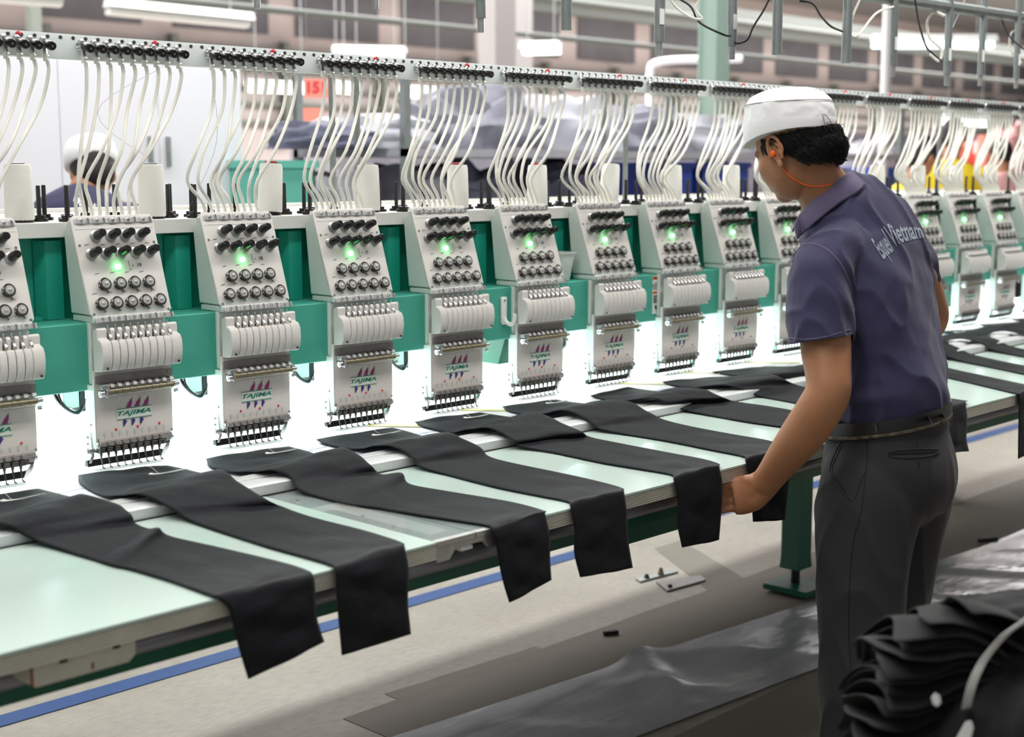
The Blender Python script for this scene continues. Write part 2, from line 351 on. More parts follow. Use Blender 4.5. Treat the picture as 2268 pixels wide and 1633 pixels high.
# hanging metal lamp tubes over the aisle and the pipe rack they hang from
HT = [(570, 20, 3.6, .012, 1), (832, 20, 3.6, .012, 1), (1065, 72, 3.6, .013, 1), (1254, 67, 3.6, .014, 0), (1459, 124, 3.75, .014, 1), (1621, 132, 3.9, .013, 1), (1720, 122, 3.9, .014, 0), (1873, 140, 4.1, .014, 0), (1977, 170, 4.4, .012, 1), (2096, 190, 4.7, .012, 1), (2170, 190, 4.9, .011, 1), (2250, 196, 5.1, .011, 1)]
HTP = []
for i, (x, y, D, r, tip) in enumerate(HT):
    p = dep(x, y, D); z1 = 2.28; HTP.append(p)
    where = ['first from the left', 'second from the left', 'third from the left, left of the wide pale column', 'fourth from the left, over the wide pale column', 'left of the green column', 'just right of the green column, with a pale sticker', 'plain and bright, above the white cap', 'longest plain one, right of the cap', 'left of the white pole', 'right of the white pole', 'second from the right edge', 'nearest the right edge'][i]
    root = thing('hanging_tube', 'thin steel tube hanging from above, ' + where, 'metal tube', (p.x, p.y, z1), 'steel tubes hanging above the aisle')
    O = (p.x, p.y, z1); lean = .012 * math.sin(i * 2.1)
    MB().tube([(p.x, p.y, p.z + .035 * tip), (p.x + lean, p.y, z1)], r, 14).build('outer_tube', 'galvanised', root, O)
    if tip:
        MB().tube([p, (p.x + lean * .1, p.y, p.z + .06)], r * .68, 12).build('inner_tip', 'steel', root, O)
        MB().box(p.x - r * 1.02, p.x + r * .2, p.y - r * 1.05, p.y - r * .9, p.z + .08, p.z + .12).build('sticker', 'ink_red' if i < 3 else 'white_plastic', root, O)
mb = MB(); a = dep(1960, -5, 4.35); b_ = dep(2290, 42, 5.2); mb.tube([a + (a - b_) * 1.2, b_ + (b_ - a) * .5], .02, 10)
for p in HTP[8:]: mb.cyl((p.x, p.y, 2.2), (p.x, p.y, 2.34), .026)
o = mb.build('pipe_rack', 'galvanised'); tag(o, 'greenish steel pipe rack with clamps at the top right', 'pipe rack')
tag(MB().tube([dep(1300, -60, 3.75), dep(2050, -60, 4.6)], .018, 10).build('pipe_rack', 'galvanised'), 'overhead steel pipe carrying the hanging tubes at the top', 'pipe rack')
def wire(pts, r, m, label, k=8):
    P = catmull([dep(x, y, D) for x, y, D in pts], k); o = MB().tube(P, r, 6).build('hanging_wire', m, O=P[0]); tag(o, label, 'wire', 'loose wires among the hanging tubes'); return o
wire([(1482, -5, 3.8), (1500, 18, 3.8), (1530, 38, 3.8), (1555, 42, 3.8), (1540, 20, 3.8), (1552, -5, 3.8)], .0035, 'tube_white', 'white loose wire looping left of the green column')
wire([(1500, -5, 3.82), (1530, 15, 3.82), (1550, 50, 3.82), (1600, 76, 3.82), (1618, 80, 3.85)], .003, 'black_matte', 'dark wire sagging across the green column')
wire([(1705, -5, 3.85), (1690, 25, 3.85), (1668, 60, 3.85), (1655, 88, 3.85), (1630, 96, 3.88), (1622, 80, 3.9)], .003, 'black_matte', 'dark wavy wire between the two tubes right of the green column')
wire([(1770, 2, 4), (1800, 8, 4), (1818, 35, 4), (1840, 58, 4), (1866, 70, 4.05)], .003, 'black_matte', 'dark wire arching left of the longest plain tube')
wire([(1906, -5, 4.1), (1888, 40, 4.1), (1884, 72, 4.1), (1900, 78, 4.1), (1940, 30, 4.2), (1978, 15, 4.35)], .0035, 'tube_white', 'white wire curling between longest plain tube and the next')
wire([(2026, -5, 4.4), (2035, 50, 4.4), (2050, 100, 4.4), (2065, 118, 4.4), (2085, 135, 4.5)], .003, 'black_matte', 'dark wire dropping left of the white pole')
wire([(2092, 35, 4.6), (2070, 28, 4.6), (2054, 50, 4.6), (2060, 85, 4.6), (2085, 110, 4.6), (2080, 135, 4.6), (2060, 120, 4.6)], .0045, 'tube_white', 'white wire looped around the white pole')
wire([(2140, -5, 4.8), (2130, 20, 4.8), (2112, 60, 4.8), (2106, 72, 4.8)], .003, 'galvanised', 'thin grey wire right of the white pole')
wire([(2215, 30, 5), (2225, 60, 5), (2240, 85, 5), (2268, 110, 5)], .003, 'black_matte', 'dark wire near the top right corner')
wire([(2262, 60, 5.1), (2240, 75, 5.1), (2238, 110, 5.1), (2262, 140, 5.1)], .004, 'tube_white', 'white wire curl at the right edge of the photo')
# ------------------------------------------------------------------ embroidery machine
HX = lambda n: 1.652 + .33 * n
XA, XB = .55, 6.9
mach = thing('machine_beam', 'long green machine beam carrying the row of white embroidery heads', 'machine frame', (3.6, 3.2, 0))
MO = (3.6, 3.2, 0)
MB().prism([(2.80, 1.017), (3.05, 1.017), (3.05, 1.05), (3.0, 1.165), (2.80, 1.165)], 'x', XA, XB).build('front_beam', 'green_paint', mach, MO, bevel=.003)
MB().prism([(2.935, 1.165), (3.4, 1.165), (3.4, 1.345), (2.935, 1.345)], 'x', XA, XB).build('rear_panel', 'green_panel', mach, MO)
mb = MB()
for n in range(-3, 16):
    x = HX(n); mb.prism([(x + .185, 2.93), (x + .2, 2.905), (x + .24, 2.905), (x + .24, 2.93)], 'z', 1.166, 1.34)
    mb.box(x + .115, x + .185, 2.9, 2.935, 1.166, 1.174)
mb.build('panel_rib', 'green_panel', mach, MO)
MB().box(XA, XB, 3.3, 3.34, .5, 1.03).build('rear_cover', 'shelf_grey', mach, MO)
for x in (1.0, 5.9):
    MB().box(x - .1, x + .1, 3.0, 3.3, 0, 1.02).build('frame_leg', 'dark_green', mach, MO)
MB().prism([(2.81, 1.02), (3.0, 1.02), (3.0, .94), (2.84, .94)], 'x', 2.865, 2.985).build('lamp_bracket', 'dark_green', mach, MO, bevel=.002)
# marks stuck on the beam
def sticker(name, x0, x1, z0, z1, m='white_plastic', y=2.7995):
    return MB().box(x0, x1, y, 2.8005, z0, z1).build(name, m, mach, MO, smooth=0)
def lab_T(x, z, s=1): return lambda p: Vector((x + p.x, 2.799 - p.z, z + p.y)) - Vector(MO)
lx = onY(1454, 660, 2.8).x
lb = sticker('warning_label', lx - .021, lx + .021, 1.040, 1.160); lb['label'] = 'white warning label with orange bands and small print'
for (n_, z0, z1, m) in (('label_band', 1.148, 1.158, 'sign_orange'), ('label_band', 1.103, 1.111, 'sign_orange')):
    c = MB().box(lx - .0205, lx + .0205, 2.7988, 2.7996, z0, z1).build(n_, m, lb, MO, smooth=0)
c = text_mesh('lettering', 'WARNING', .0095, lab_T(lx + .003, 1.153), 'ink_black', lb, weight=.0002, depth=.0002)
c = text_mesh('lettering', 'Moving parts\ncan cause severe injury.\nCut off the power before\nservicing the machine.\nKeep hands clear.', .0048, lab_T(lx, 1.128), 'ink_black', lb, depth=.0002)
c = text_mesh('lettering', '\u8b66 \u544a', .008, lab_T(lx, 1.107), 'ink_black', lb, depth=.0002)
mb = MB()
rr = random.Random(4)
for k in range(5):
    z = 1.097 - k * .0052; x = lx - .017
    while x < lx + .014:
        w = rr.uniform(.0015, .0035); mb.box(x, x + w, 2.7988, 2.7996, z - .0018, z + .0014); x += w + .0007
mb.build('small_print', 'ink_black', lb, MO, smooth=0)
mb = MB(); mb.prism([(lx - .010, 1.066), (lx - .002, 1.068), (lx + .001, 1.060), (lx - .003, 1.052), (lx - .008, 1.056)], 'y', 2.7988, 2.7996)
for (cx_, cz_, r_) in ((lx + .004, 1.058, .0045), (lx + .002, 1.049, .0045)):
    for k in range(14):
        a = k / 14 * 2 * math.pi; b_ = (k + 1) / 14 * 2 * math.pi
        mb.tube([(cx_ + r_ * math.cos(a), 2.799, cz_ + r_ * math.sin(a)), (cx_ + r_ * math.cos(b_), 2.799, cz_ + r_ * math.sin(b_))], .0006, 4)
mb.build('pictogram', 'ink_black', lb, MO, smooth=0)
lx2 = HX(12) + .157
lb2 = sticker('warning_label', lx2 - .025, lx2 + .025, 1.05, 1.155); lb2['label'] = 'label with dark red top and yellow bottom'
MB().box(lx2 - .0245, lx2 + .0245, 2.7985, 2.7995, 1.125, 1.152).build('label_band', 'rust', lb2, MO, smooth=0)
MB().box(lx2 - .0245, lx2 + .0245, 2.7985, 2.7995, 1.053, 1.085).build('label_band', 'cloth_yellow', lb2, MO, smooth=0)
# white shelf with thread stand
sh = MB().prism([(2.885, 1.347), (2.893, 1.347), (2.893, 1.354), (3.52, 1.354), (3.52, 1.392), (3.505, 1.392), (3.505, 1.380), (2.885, 1.380)], 'x', XA, XB)
o = sh.build('thread_shelf', 'shelf_grey', bevel=.0015, O=(3.6, 3.2, 1.35)); tag(o, 'long pale grey shelf behind the heads carrying cones and black spool pins', 'shelf')
# white hook on the beam
hx = onY(1119, 680, 2.79).x; O = (hx, 2.80, 1.10)
hk = thing('wall_hook', 'white adhesive hook on the green beam between heads 16 and 15', 'hook', O)
MB().prism([(hx - .010, 1.068), (hx - .006, 1.060), (hx + .006, 1.060), (hx + .010, 1.068), (hx + .010, 1.138), (hx - .010, 1.138)], 'y', 2.792, 2.8).build('back_plate', 'white_plastic', hk, O, bevel=.002)
MB().tube(catmull([(hx, 2.792, 1.08), (hx, 2.786, 1.068), (hx + .004, 2.772, 1.062), (hx + .008, 2.762, 1.072), (hx + .008, 2.760, 1.092)], 5), .006, 8).build('hook_arm', 'white_plastic', hk, O)
c = MB(); 
for (a, b_) in ((0, 0), (.0026, 0), (-.0026, 0), (0, .0026), (0, -.0026)): c.prism([(hx + a - .0012, 1.128 + b_), (hx + a, 1.1292 + b_), (hx + a + .0012, 1.128 + b_), (hx + a, 1.1268 + b_)], 'y', 2.7912, 2.792)
c.build('emblem', 'ink_black', hk, O, smooth=0)
# clear cup of scraps
cx_ = HX(4) + .165; O = (cx_, 2.86, 1.166)
cp = thing('plastic_tub', 'translucent square plastic tub standing on the beam between heads 15 and 14', 'tub', O)
def ring4(r, z, y=2.855): return [Vector((cx_ + r * sx, y + r * .9 * sy, z)) for sx, sy in ((-.6, -1), (.6, -1), (1, -.6), (1, .6), (.6, 1), (-.6, 1), (-1, .6), (-1, -.6))]
c = MB(); c.loft([ring4(.030, 1.1665), ring4(.044, 1.245), ring4(.048, 1.246), ring4(.048, 1.249), ring4(.043, 1.248), ring4(.029, 1.169)], cap=False); c.add(ring4(.030, 1.1665), [tuple(range(8))]); c.build('tub_wall', 'clear_plastic', cp, O)
c = MB(); c.loft([ring4(.026, 1.17), ring4(.036, 1.215)]); c.build('scrap_filling', 'plate_white', cp, O)
o = MB().sphere((cx_ - .025, 2.85, 1.247), .011, (1.9, 1.2, .35)).build('thread_scrap', 'ink_red', cp, O)
# ---------------- one embroidery head
P = 2.772
SA = Vector((0, 2.772, 1.17)); ST = Vector((0, .0775, .222)).normalized(); SN = Vector((0, -ST.z, ST.y))
HO = Vector((0, P, 1.0))
def S(u, v, w=0): return Vector((u, 0, 0)) + SA + ST * v + SN * w
ST_T = lambda p: S(p.x, p.y, p.z)
head = thing('embroidery_head', '', 'embroidery head', (HX(0), P, 1.0), 'embroidery heads along the green beam')
B = MB(); B.prism([(2.776, 1.182), (2.852, 1.386), (2.866, 1.384), (2.881, 1.348), (2.864, 1.182)], 'x', -.096, .1)
B.prism([(2.774, 1.1655), (2.774, 1.180), (2.862, 1.180), (2.862, 1.1655)], 'x', -.094, .098); B.box(-.095, .095, 2.79, 2.82, 1.03, 1.1655)
B.box(-.09, .09, 2.79, 2.80, .92, 1.03)
B.build('arm_housing', 'side_white', head, HO, bevel=.003)
B = MB(ST_T); c = .008; pts = [(-.0985 + c, .008), (.1035 - c, .008), (.1035, .008 + c), (.107, .238 - c), (.107 - c, .238), (-.0975 + c, .238), (-.0975, .238 - c), (-.0985, .008 + c)]
B.prism(pts, 'z', -.006, 0)
fp = B.build('face_plate', 'head_white', head, HO, bevel=.0025)
B = MB(ST_T)
B.box(-.091, .1015, .2068, .2078, 0, .0008)
B.build('groove', 'ink_grey', fp, (0, 0, 0), smooth=0).data.materials[0] = MATS['side_white']
B = MB(ST_T)   # printed guide marks above the dials, and small numbers
for u, v in [(-.062, .105), (-.025, .106), (.011, .105), (.047, .104), (-.078, .0605), (-.042, .061), (-.006, .0605), (.030, .060), (.066, .060), (-.072, .171), (-.034, .170), (.003, .170), (.040, .170), (.076, .170)]:
    B.tube([S(0, 0) * 0 + Vector((u - .0055, v - .0015, .0004)), Vector((u - .001, v + .0015, .0004)), Vector((u + .002, v, .0004)), Vector((u + .006, v + .002, .0004))], .0006, 4)
pm = B.build('printed_mark', 'ink_black', fp, (0, 0, 0)); pm['kind'] = 'stuff'
# the face plate children are built in the plate's own space: shift them
for ch in fp.children: 
    for v in ch.data.vertices: v.co -= HO
B = MB(ST_T); k_ = [(-.0899, .0151), (-.089, .1705), (.0952, .1717), (.0944, .0146)]
for u, v in k_: B.cyl((u, v, 0), (u, v, .0012), .0035, .003, 12); B.cut()
B.cyl((.0279, .1195, 0), (.0279, .1195, .004), .0016, .0016, 8)
B.each('screw', 'chrome', head, HO)
B = MB(ST_T)
B.tube([(.0205, .132, .0003), (.0205, .116, .0003)], .0005, 4); B.tube([(.0215, .113, .0003), (.0235, .111, .0003), (.0215, .109, .0003), (.0195, .111, .0003), (.0215, .113, .0003)], .0004, 4)
B.build('switch_mark', 'ink_black', head, HO)
MB(ST_T).tube([(-.0092, .1186, 0), (-.0092, .1186, .004), (-.0092, .1186, .0075), (-.0092, .1186, .0095)], [.0068, .0068, .0055, .002], 16).build('indicator_light', 'lamp_green', head, HO)
for (v, us) in ((.036, (-.0695, -.0334, .003, .0385, .0747)), (.0793, (-.0524, -.015, .0205, .0565))):   # chrome tension dials
    for u in us:
        d = MB(ST_T); d.tube([(u, v, 0), (u, v, .004), (u, v, .0045), (u, v, .011), (u, v, .0125)], [.0125, .0135, .0118, .0140, .0122], 24)
        d = d.build('tension_dial', 'dark_steel', head, HO)
        c = MB(ST_T); c.tube([(u, v, .0122), (u, v, .0132)], [.0100, .0092], 20); c.tube([(u, v, .0135), (u, v, .0165), (u, v, .0185)], [.0040, .0036, .0012], 12)
        for q in range(10): a = q * math.pi / 5; c.box(u + .0078 * math.cos(a) - .0009, u + .0078 * math.cos(a) + .0009, v + .0078 * math.sin(a) - .0009, v + .0078 * math.sin(a) + .0009, .0133, .0143)
        c.tube([(u - .0115, v - .002, .006), (u - .0165, v - .003, .008)], [.0024, .0016], 6)
        c.box(u, u + .0001, v, v + .0001, .012, .0121)
        c.build('dial_cap', 'silver', d, HO)
        MB(ST_T).tube([(u + .004, v - .012, .001), (u + .009, v - .0168, .002)], .0014, 5).build('thread_hook', 'band_brown', d, HO)
for (v, us) in ((.149, (-.0662, -.0308, .0048, .042, .0777)), (.189, (-.0471, -.0105, .0244, .0624))):     # black capped pretension knobs
    for u in us:
        d = MB(ST_T); d.tube([(u, v, 0), (u, v, .002), (u, v, .003), (u, v, .005), (u, v, .006), (u, v, .009), (u, v, .010)], [.0115, .0132, .0105, .0128, .0095, .0108, .0085], 20)
        d = d.build('tension_disc', 'steel', head, HO)
        MB(ST_T).tube([(u, v, .009), (u, v, .012), (u, v, .020), (u, v, .030), (u, v, .036), (u, v, .0385)], [.0100, .0106, .0100, .0090, .0086, .0064], 18).build('knob', 'black_plastic', d, HO)
def clipbar(v, w0=0):
    B = MB(ST_T); B.box(-.0905, .104, v - .006, v + .006, w0, w0 + .0022)
    for q in range(5):
        u = -.0755 + q * .0385; B.box(u - .009, u + .009, v - .0065, v + .0065, w0 + .002, w0 + .0045)
    B = B.build('thread_clip_bar', 'silver', head, HO, bevel=.001)
    c = MB(ST_T)
    for q in range(5):
        u = -.0755 + q * .0385; c.tube([(u, v, w0 + .0045), (u, v, w0 + .0065), (u, v, w0 + .0085)], [.0048, .0042, .002], 12); c.box(u + .014, u + .0185, v - .0055, v + .0055, w0 + .001, w0 + .0065); c.cut()
    c.each('clip_screw', 'chrome', B, HO)
clipbar(.2248); clipbar(.0012, .002)
B = MB()
for q in range(9): x = -.074 + .0185 * q; B.cyl((x, 2.862, 1.387), (x, 2.860, 1.402), .0052, .0048, 10); B.cut()
MB().prism([(2.85, 1.386), (2.852, 1.3915), (2.872, 1.3905), (2.872, 1.384)], 'x', -.088, .1).build('socket_strip', 'tube_white', head, HO)
B.each('tube_socket', 'tube_white', head, HO)
# take up lever cover
cv = MB(); side = [(2.772, 1.150), (2.757, 1.157), (2.752, 1.153), (2.752, 1.134), (2.739, 1.129), (2.733, 1.118), (2.731, 1.096), (2.735, 1.074), (2.742, 1.063), (2.772, 1.060)]
cv.prism(side, 'x', -.0985, -.0745); cv.prism(side, 'x', .0745, .1005)
rib = [(2.758, 1.129), (2.739, 1.129), (2.733, 1.118), (2.731, 1.096), (2.735, 1.074), (2.742, 1.063), (2.758, 1.060)]
for q in range(8):
    x0 = -.0735 + q * .0185; cv.prism(rib, 'x', x0 + .0009, x0 + .0175)
    cv.prism([(2.770, 1.125), (2.752, 1.125), (2.752, 1.150), (2.757, 1.156), (2.770, 1.150)], 'x', x0 + .0085, x0 + .0180)
cover = cv.build('take_up_cover', 'head_white', head, HO, bevel=.002)
B = MB(); B.box(-.076, .076, 2.760, 2.770, 1.062, 1.150); B.prism([(2.765, 1.066), (2.745, 1.067), (2.7385, 1.076), (2.7345, 1.096), (2.7365, 1.116), (2.744, 1.126), (2.765, 1.126)], 'x', -.075, .0755); B.build('slot_recess', 'band_brown', head, HO, smooth=0)
B = MB(); B.cyl((-.0865, 2.7345, 1.070), (-.0865, 2.7330, 1.070), .0028, .0028, 10); B.cut(); B.cyl((.091, 2.7355, 1.070), (.091, 2.7335, 1.070), .0028, .0028, 10); B.each('cover_screw', 'dark_steel', head, HO)
for q in range(9):
    x = -.0695 + .0185 * q
    B = MB(); B.prism([(2.762, 1.153), (2.752, 1.146), (2.743, 1.136), (2.741, 1.131), (2.748, 1.129), (2.760, 1.140)], 'x', x - .0028, x + .0022); B.cyl((x - .0005, 2.757, 1.153), (x - .0005, 2.757, 1.162), .0016, .0016, 6)
    B.build('take_up_lever', 'chrome', head, HO, bevel=.0008)
# needle case plate
B = MB(); B.box(-.0995, .0935, 2.772, 2.782, .905, 1.062)
npl = B.build('needle_case_plate', 'plate_white', head, HO, bevel=.001)
B = MB(); B.box(-.0985, .095, 2.7685, 2.772, 1.034, 1.051)
for x in (-.088, -.002, .083): B.cyl((x, 2.7685, 1.0445), (x, 2.766, 1.0445), .0028, .002, 10)
B.build('guide_strip', 'strip_grey', head, HO, bevel=.0006)
B = MB(); B.box(-.090, .092, 2.755, 2.772, 1.0255, 1.0305); B.box(-.092, -.074, 2.750, 2.770, 1.021, 1.033)
for q in range(9): x = -.066 + .0186 * q; B.prism([(2.770, 1.036), (2.756, 1.034), (2.751, 1.026), (2.753, 1.024), (2.770, 1.026)], 'x', x - .0052, x + .0052)
B.build('upper_thread_guide', 'steel', head, HO, bevel=.0012)
B = MB()
for q in range(9):
    x0 = -.079 + .0186 * q; B.tube([(x0, 2.757, 1.0155), (x0 + .0008, 2.757, 1.0155), (x0 + .0172, 2.757, 1.0155), (x0 + .018, 2.757, 1.0155)], [.0062, .0066, .0066, .0062], 14); B.cut()
B.each('roller', 'brass', head, HO)
B = MB(); B.cyl((-.095, 2.757, 1.012), (-.085, 2.757, 1.013), .0078, .0078, 16); B.box(-.084, -.079, 2.748, 2.77, 1.004, 1.022)
B.cyl((-.0965, 2.757, 1.012), (-.0945, 2.757, 1.012), .004, .004, 12); B.cut(); B.cyl((.090, 2.757, 1.016), (.1015, 2.757, 1.017), .0062, .0055, 14); B.cyl((.093, 2.760, 1.000), (.100, 2.760, 1.000), .0045, .0045, 10)
B.each('roller_end', 'chrome', head, HO, bevel=.0006)
B = MB(); wp = []
for q in range(37): x = -.082 + .0047 * q; wp.append((x, 2.7505, 1.0045 + (.0022 if (q // 2) % 2 else 0)))
B.tube([(-.080, 2.752, 1.013), (-.082, 2.7505, 1.004)] + wp + [(.098, 2.752, 1.006), (.1, 2.757, 1.017)], .0007, 5); B.tube([(-.08, 2.7495, 1.0085), (.095, 2.7495, 1.0095)], .0006, 5)
B.build('guide_wire', 'steel', head, HO)
# maker's mark on the plate: three sails, name between two lines, three keels
FT = lambda p: Vector((p.x, P - .0006 - p.z, p.y)) - HO
lg = MB(lambda p: FT(p)); lx0, lx1 = -.048, .0385
lg.box(lx0, lx1, .949, .9715, 0, .0003); logo = lg.build('maker_mark', 'ink_band', head, (0, 0, 0), smooth=0); logo['label'] = 'maker name and sail emblem printed on the plate'
B = MB(FT); B.box(lx0, lx1, .9712, .9724, .0002, .0008); B.box(lx0, lx1, .9484, .9496, .0002, .0008); B.build('mark_line', 'ink_green', logo, smooth=0)
lo = text_mesh('lettering', 'TAJIMA', .0180, lambda p: Vector(p), 'ink_green', logo, shear=.28, weight=.0002, depth=.0004)
_x = [v.co.x for v in lo.data.vertices]; _y = [v.co.y for v in lo.data.vertices]
for v in lo.data.vertices: v.co = FT(Vector((-.0465 + (v.co.x - min(_x)) / (max(_x) - min(_x)) * .0830, .9538 + (v.co.y - min(_y)) / (max(_y) - min(_y)) * .0128, v.co.z + .0008)))
B = MB(FT); D_ = MB(FT); K_ = MB(FT); G_ = MB(FT)
def sail(x, s=1): return [(x - .011, .973), (x - .0062, .983), (x + .0025, .992), (x + .0045, .9955), (x + .0042, .983), (x + .0015, .976), (x + .0005, .973)]
def keel(x): return [(x - .0045, .9482), (x - .0052, .936), (x - .0035, .9305), (x + .0005, .936), (x + .0060, .9435), (x + .0040, .9435), (x + .0028, .9482)]
for x in (-.0135, .0075, .0285):
    G_.prism(sail(x), 'z', .0001, .0005)
    cx0, cz0 = x - .001, .9805; B.prism([(cx0 + (a - cx0) * .62, cz0 + (b_ - cz0) * .66) for a, b_ in sail(x)], 'z', .0005, .0009)
for x in (-.0285, -.0075, .0135):
    D_.prism(keel(x), 'z', .0001, .0005); cx0, cz0 = x - .0016, .9405; K_.prism([(cx0 + (a - cx0) * .64, cz0 + (b_ - cz0) * .72) for a, b_ in keel(x)], 'z', .0005, .0009)
B.build('sail_mark', 'ink_magenta', logo, smooth=0); G_.build('sail_edge', 'ink_grey', logo, smooth=0); D_.build('keel_edge', 'ink_grey', logo, smooth=0); K_.build('keel_mark', 'ink_navy', logo, smooth=0)
B = MB()
for x in (-.051, .003, .058): B.cyl((x, P, .9282), (x, P - .0014, .9282), .0030, .0026, 12); B.cut()
B.each('red_screw', 'ink_red', head, HO)
B = MB(FT)
for q in range(9): x = -.079 + q * .0186; B.prism([(x - .0025, .9235), (x + .0025, .9235), (x + .0004, .912), (x - .0004, .912)], 'z', .0000, .0002)
o = B.build('needle_mark', 'ink_pale', head, smooth=0)
B = MB()
for x, z in ((-.096, .910), (.090, .910)): B.cyl((x, P, z), (x, P - .002, z), .0032, .0028, 10); B.cut()
B.each('plate_screw', 'steel', head, HO)
# needle clamp rail, feet, guard bar, side brackets
B = MB(); B.box(-.1015, .083, 2.760, 2.778, .899, .906); B.box(-.1, .080, 2.765, 2.778, .888, .899)
for q in range(9):
    x = -.0905 + .0186 * q; B.prism([(x - .0085, .906), (x - .001, .906), (x + .0085, .899), (x + .0085, .8965), (x - .0085, .8965)], 'y', 2.755, 2.764)
B.build('needle_rail', 'strip_grey', head, HO, bevel=.0008)
B = MB(); B.box(-.1005, .078, 2.762, 2.780, .8815, .888)
for q in range(9): x = -.094 + .0186 * q; B.box(x - .0065, x + .0055, 2.754, 2.772, .883, .894)
B.build('clamp_block', 'dark_steel', head, HO, bevel=.001)
for q in range(9):
    x = -.098 + .0181 * q
    B = MB(); B.cyl((x, 2.757, .899), (x, 2.757, .879), .0042, .0036, 10); B.tube([(x, 2.757, .880), (x, 2.757, .874), (x, 2.753, .862), (x, 2.751, .854)], [.0034, .0022, .0017, .0013], 8)
    B.tube([(x, 2.751, .856), (x, 2.750, .8525), (x + .0015, 2.746, .8512)], [.0012, .0036, .0030], 8, flat=.6); B.cyl((x + .004, 2.762, .896), (x + .004, 2.762, .868), .0011, .0011, 6)
    B.build('presser_foot', 'dark_steel', head, HO)
B = MB(); B.prism([(2.772, .8535), (2.786, .8535), (2.788, .866), (2.776, .868)], 'x', -.121, .067); B.build('guard_bar', 'black_plastic', head, HO, bevel=.001)
B = MB(); B.prism([(.060, .8545), (.068, .853), (.080, .866), (.086, .884), (.083, .892), (.076, .892), (.076, .880), (.066, .868)], 'y', 2.772, 2.784); B.cut()
B.prism([(-.1225, .852), (-.116, .866), (-.108, .884), (-.104, .884), (-.104, .874), (-.112, .860), (-.114, .853)], 'y', 2.774, 2.790); B.each('guard_bracket', 'chrome', head, HO, bevel=.0008)
B = MB(); B.cyl((.080, 2.768, .8955), (.088, 2.768, .8955), .0075, .0075, 14); B.box(.068, .082, 2.762, 2.775, .888, .902); B.cut(); B.cyl((-.112, 2.783, .8865), (-.1195, 2.783, .8865), .0065, .0065, 16); B.box(-.112, -.1, 2.777, 2.79, .882, .891)
B.each('pivot', 'steel', head, HO, bevel=.0008)
B = MB(); B.box(-.1005, -.097, 2.772, 2.806, .925, 1.03); B.box(-.1005, -.097, 2.772, 2.79, .885, .925); B.cut(); B.box(.0885, .0915, 2.775, 2.806, .9, 1.03); B.each('side_plate', 'side_white', head, HO, bevel=.001)
B = MB(); B.prism([(2.786, .885), (2.812, .882), (2.814, .922), (2.79, .926)], 'x', -.1035, -.1005); B.cyl((-.1035, 2.80, .914), (-.105, 2.80, .914), .004, .004, 12); B.cyl((-.1035, 2.80, .899), (-.105, 2.80, .899), .004, .004, 12)
B.build('lower_bracket', 'aluminium', head, HO, bevel=.0006)
B = MB(); 
for x, y, z in ((-.1052, 2.80, .914), (-.1052, 2.80, .899), (-.1007, 2.79, .942)): B.cyl((x + .001, y, z), (x - .0002, y, z), .0026, .0026, 10); B.cut()
B.each('bolt_hole', 'ink_black', head, HO)
for k in range(1): pass
# trimmer motor below the beam
B = MB(); B.box(-.078, -.038, 2.95, 2.985, .955, 1.03); mt = B.build('trimmer_motor', 'side_white', head, HO, bevel=.002)
B = MB(); B.cyl((-.057, 2.9505, 1.008), (-.057, 2.9488, 1.008), .0125, .0125, 20); B.box(-.038, -.025, 2.948, 2.985, .945, 1.03); c = B.build('fan_hole', 'black_matte', mt, HO)
B = MB(); B.tube(catmull([(-.093, 2.955, 1.028), (-.095, 2.955, .99), (-.081, 2.95, .965), (-.055, 2.948, .945), (-.033, 2.95, .95), (-.023, 2.955, .972)], 6), .0042, 8); B.tube(catmull([(-.088, 2.952, 1.028), (-.088, 2.95, .985), (-.073, 2.947, .958), (-.047, 2.945, .942), (-.027, 2.95, .96)], 6), .003, 8)
B.build('cable_loop', 'black_plastic', mt, HO)
# number plates and copies
NUMS = {}
def num_T(p): return S(.045 + p.x, .1195 + p.y, p.z + .0002) - HO
heads = {}
seen = {0: 'at the left', -1: 'cut by the left edge of the photo', 4: 'between hook and plastic tub', 5: 'just right of the plastic tub', 6: 'beside the white warning label', 8: 'nearest left of the worker, half hidden by his shirt', 9: 'hidden behind the worker', 10: 'hidden behind the worker', 11: 'directly right of the worker', 12: 'second to the right of the worker', 13: 'third to the right of the worker', 14: 'cut by the right edge of the photo'}
for n in range(-1, 15):
    h = head if n == 0 else copy_tree(head)
    h.location = (HX(n), P, 1.0); heads[n] = h
for n in range(-1, 15):
    h = heads[n]
    h['label'] = 'white embroidery head number %s%s' % (WORDS[19 - n], (', ' + seen[n]) if n in seen else ' of the row')
    t = text_mesh('head_number', str(19 - n), .0125, num_T, 'ink_black', h, weight=.00015, depth=.0003)
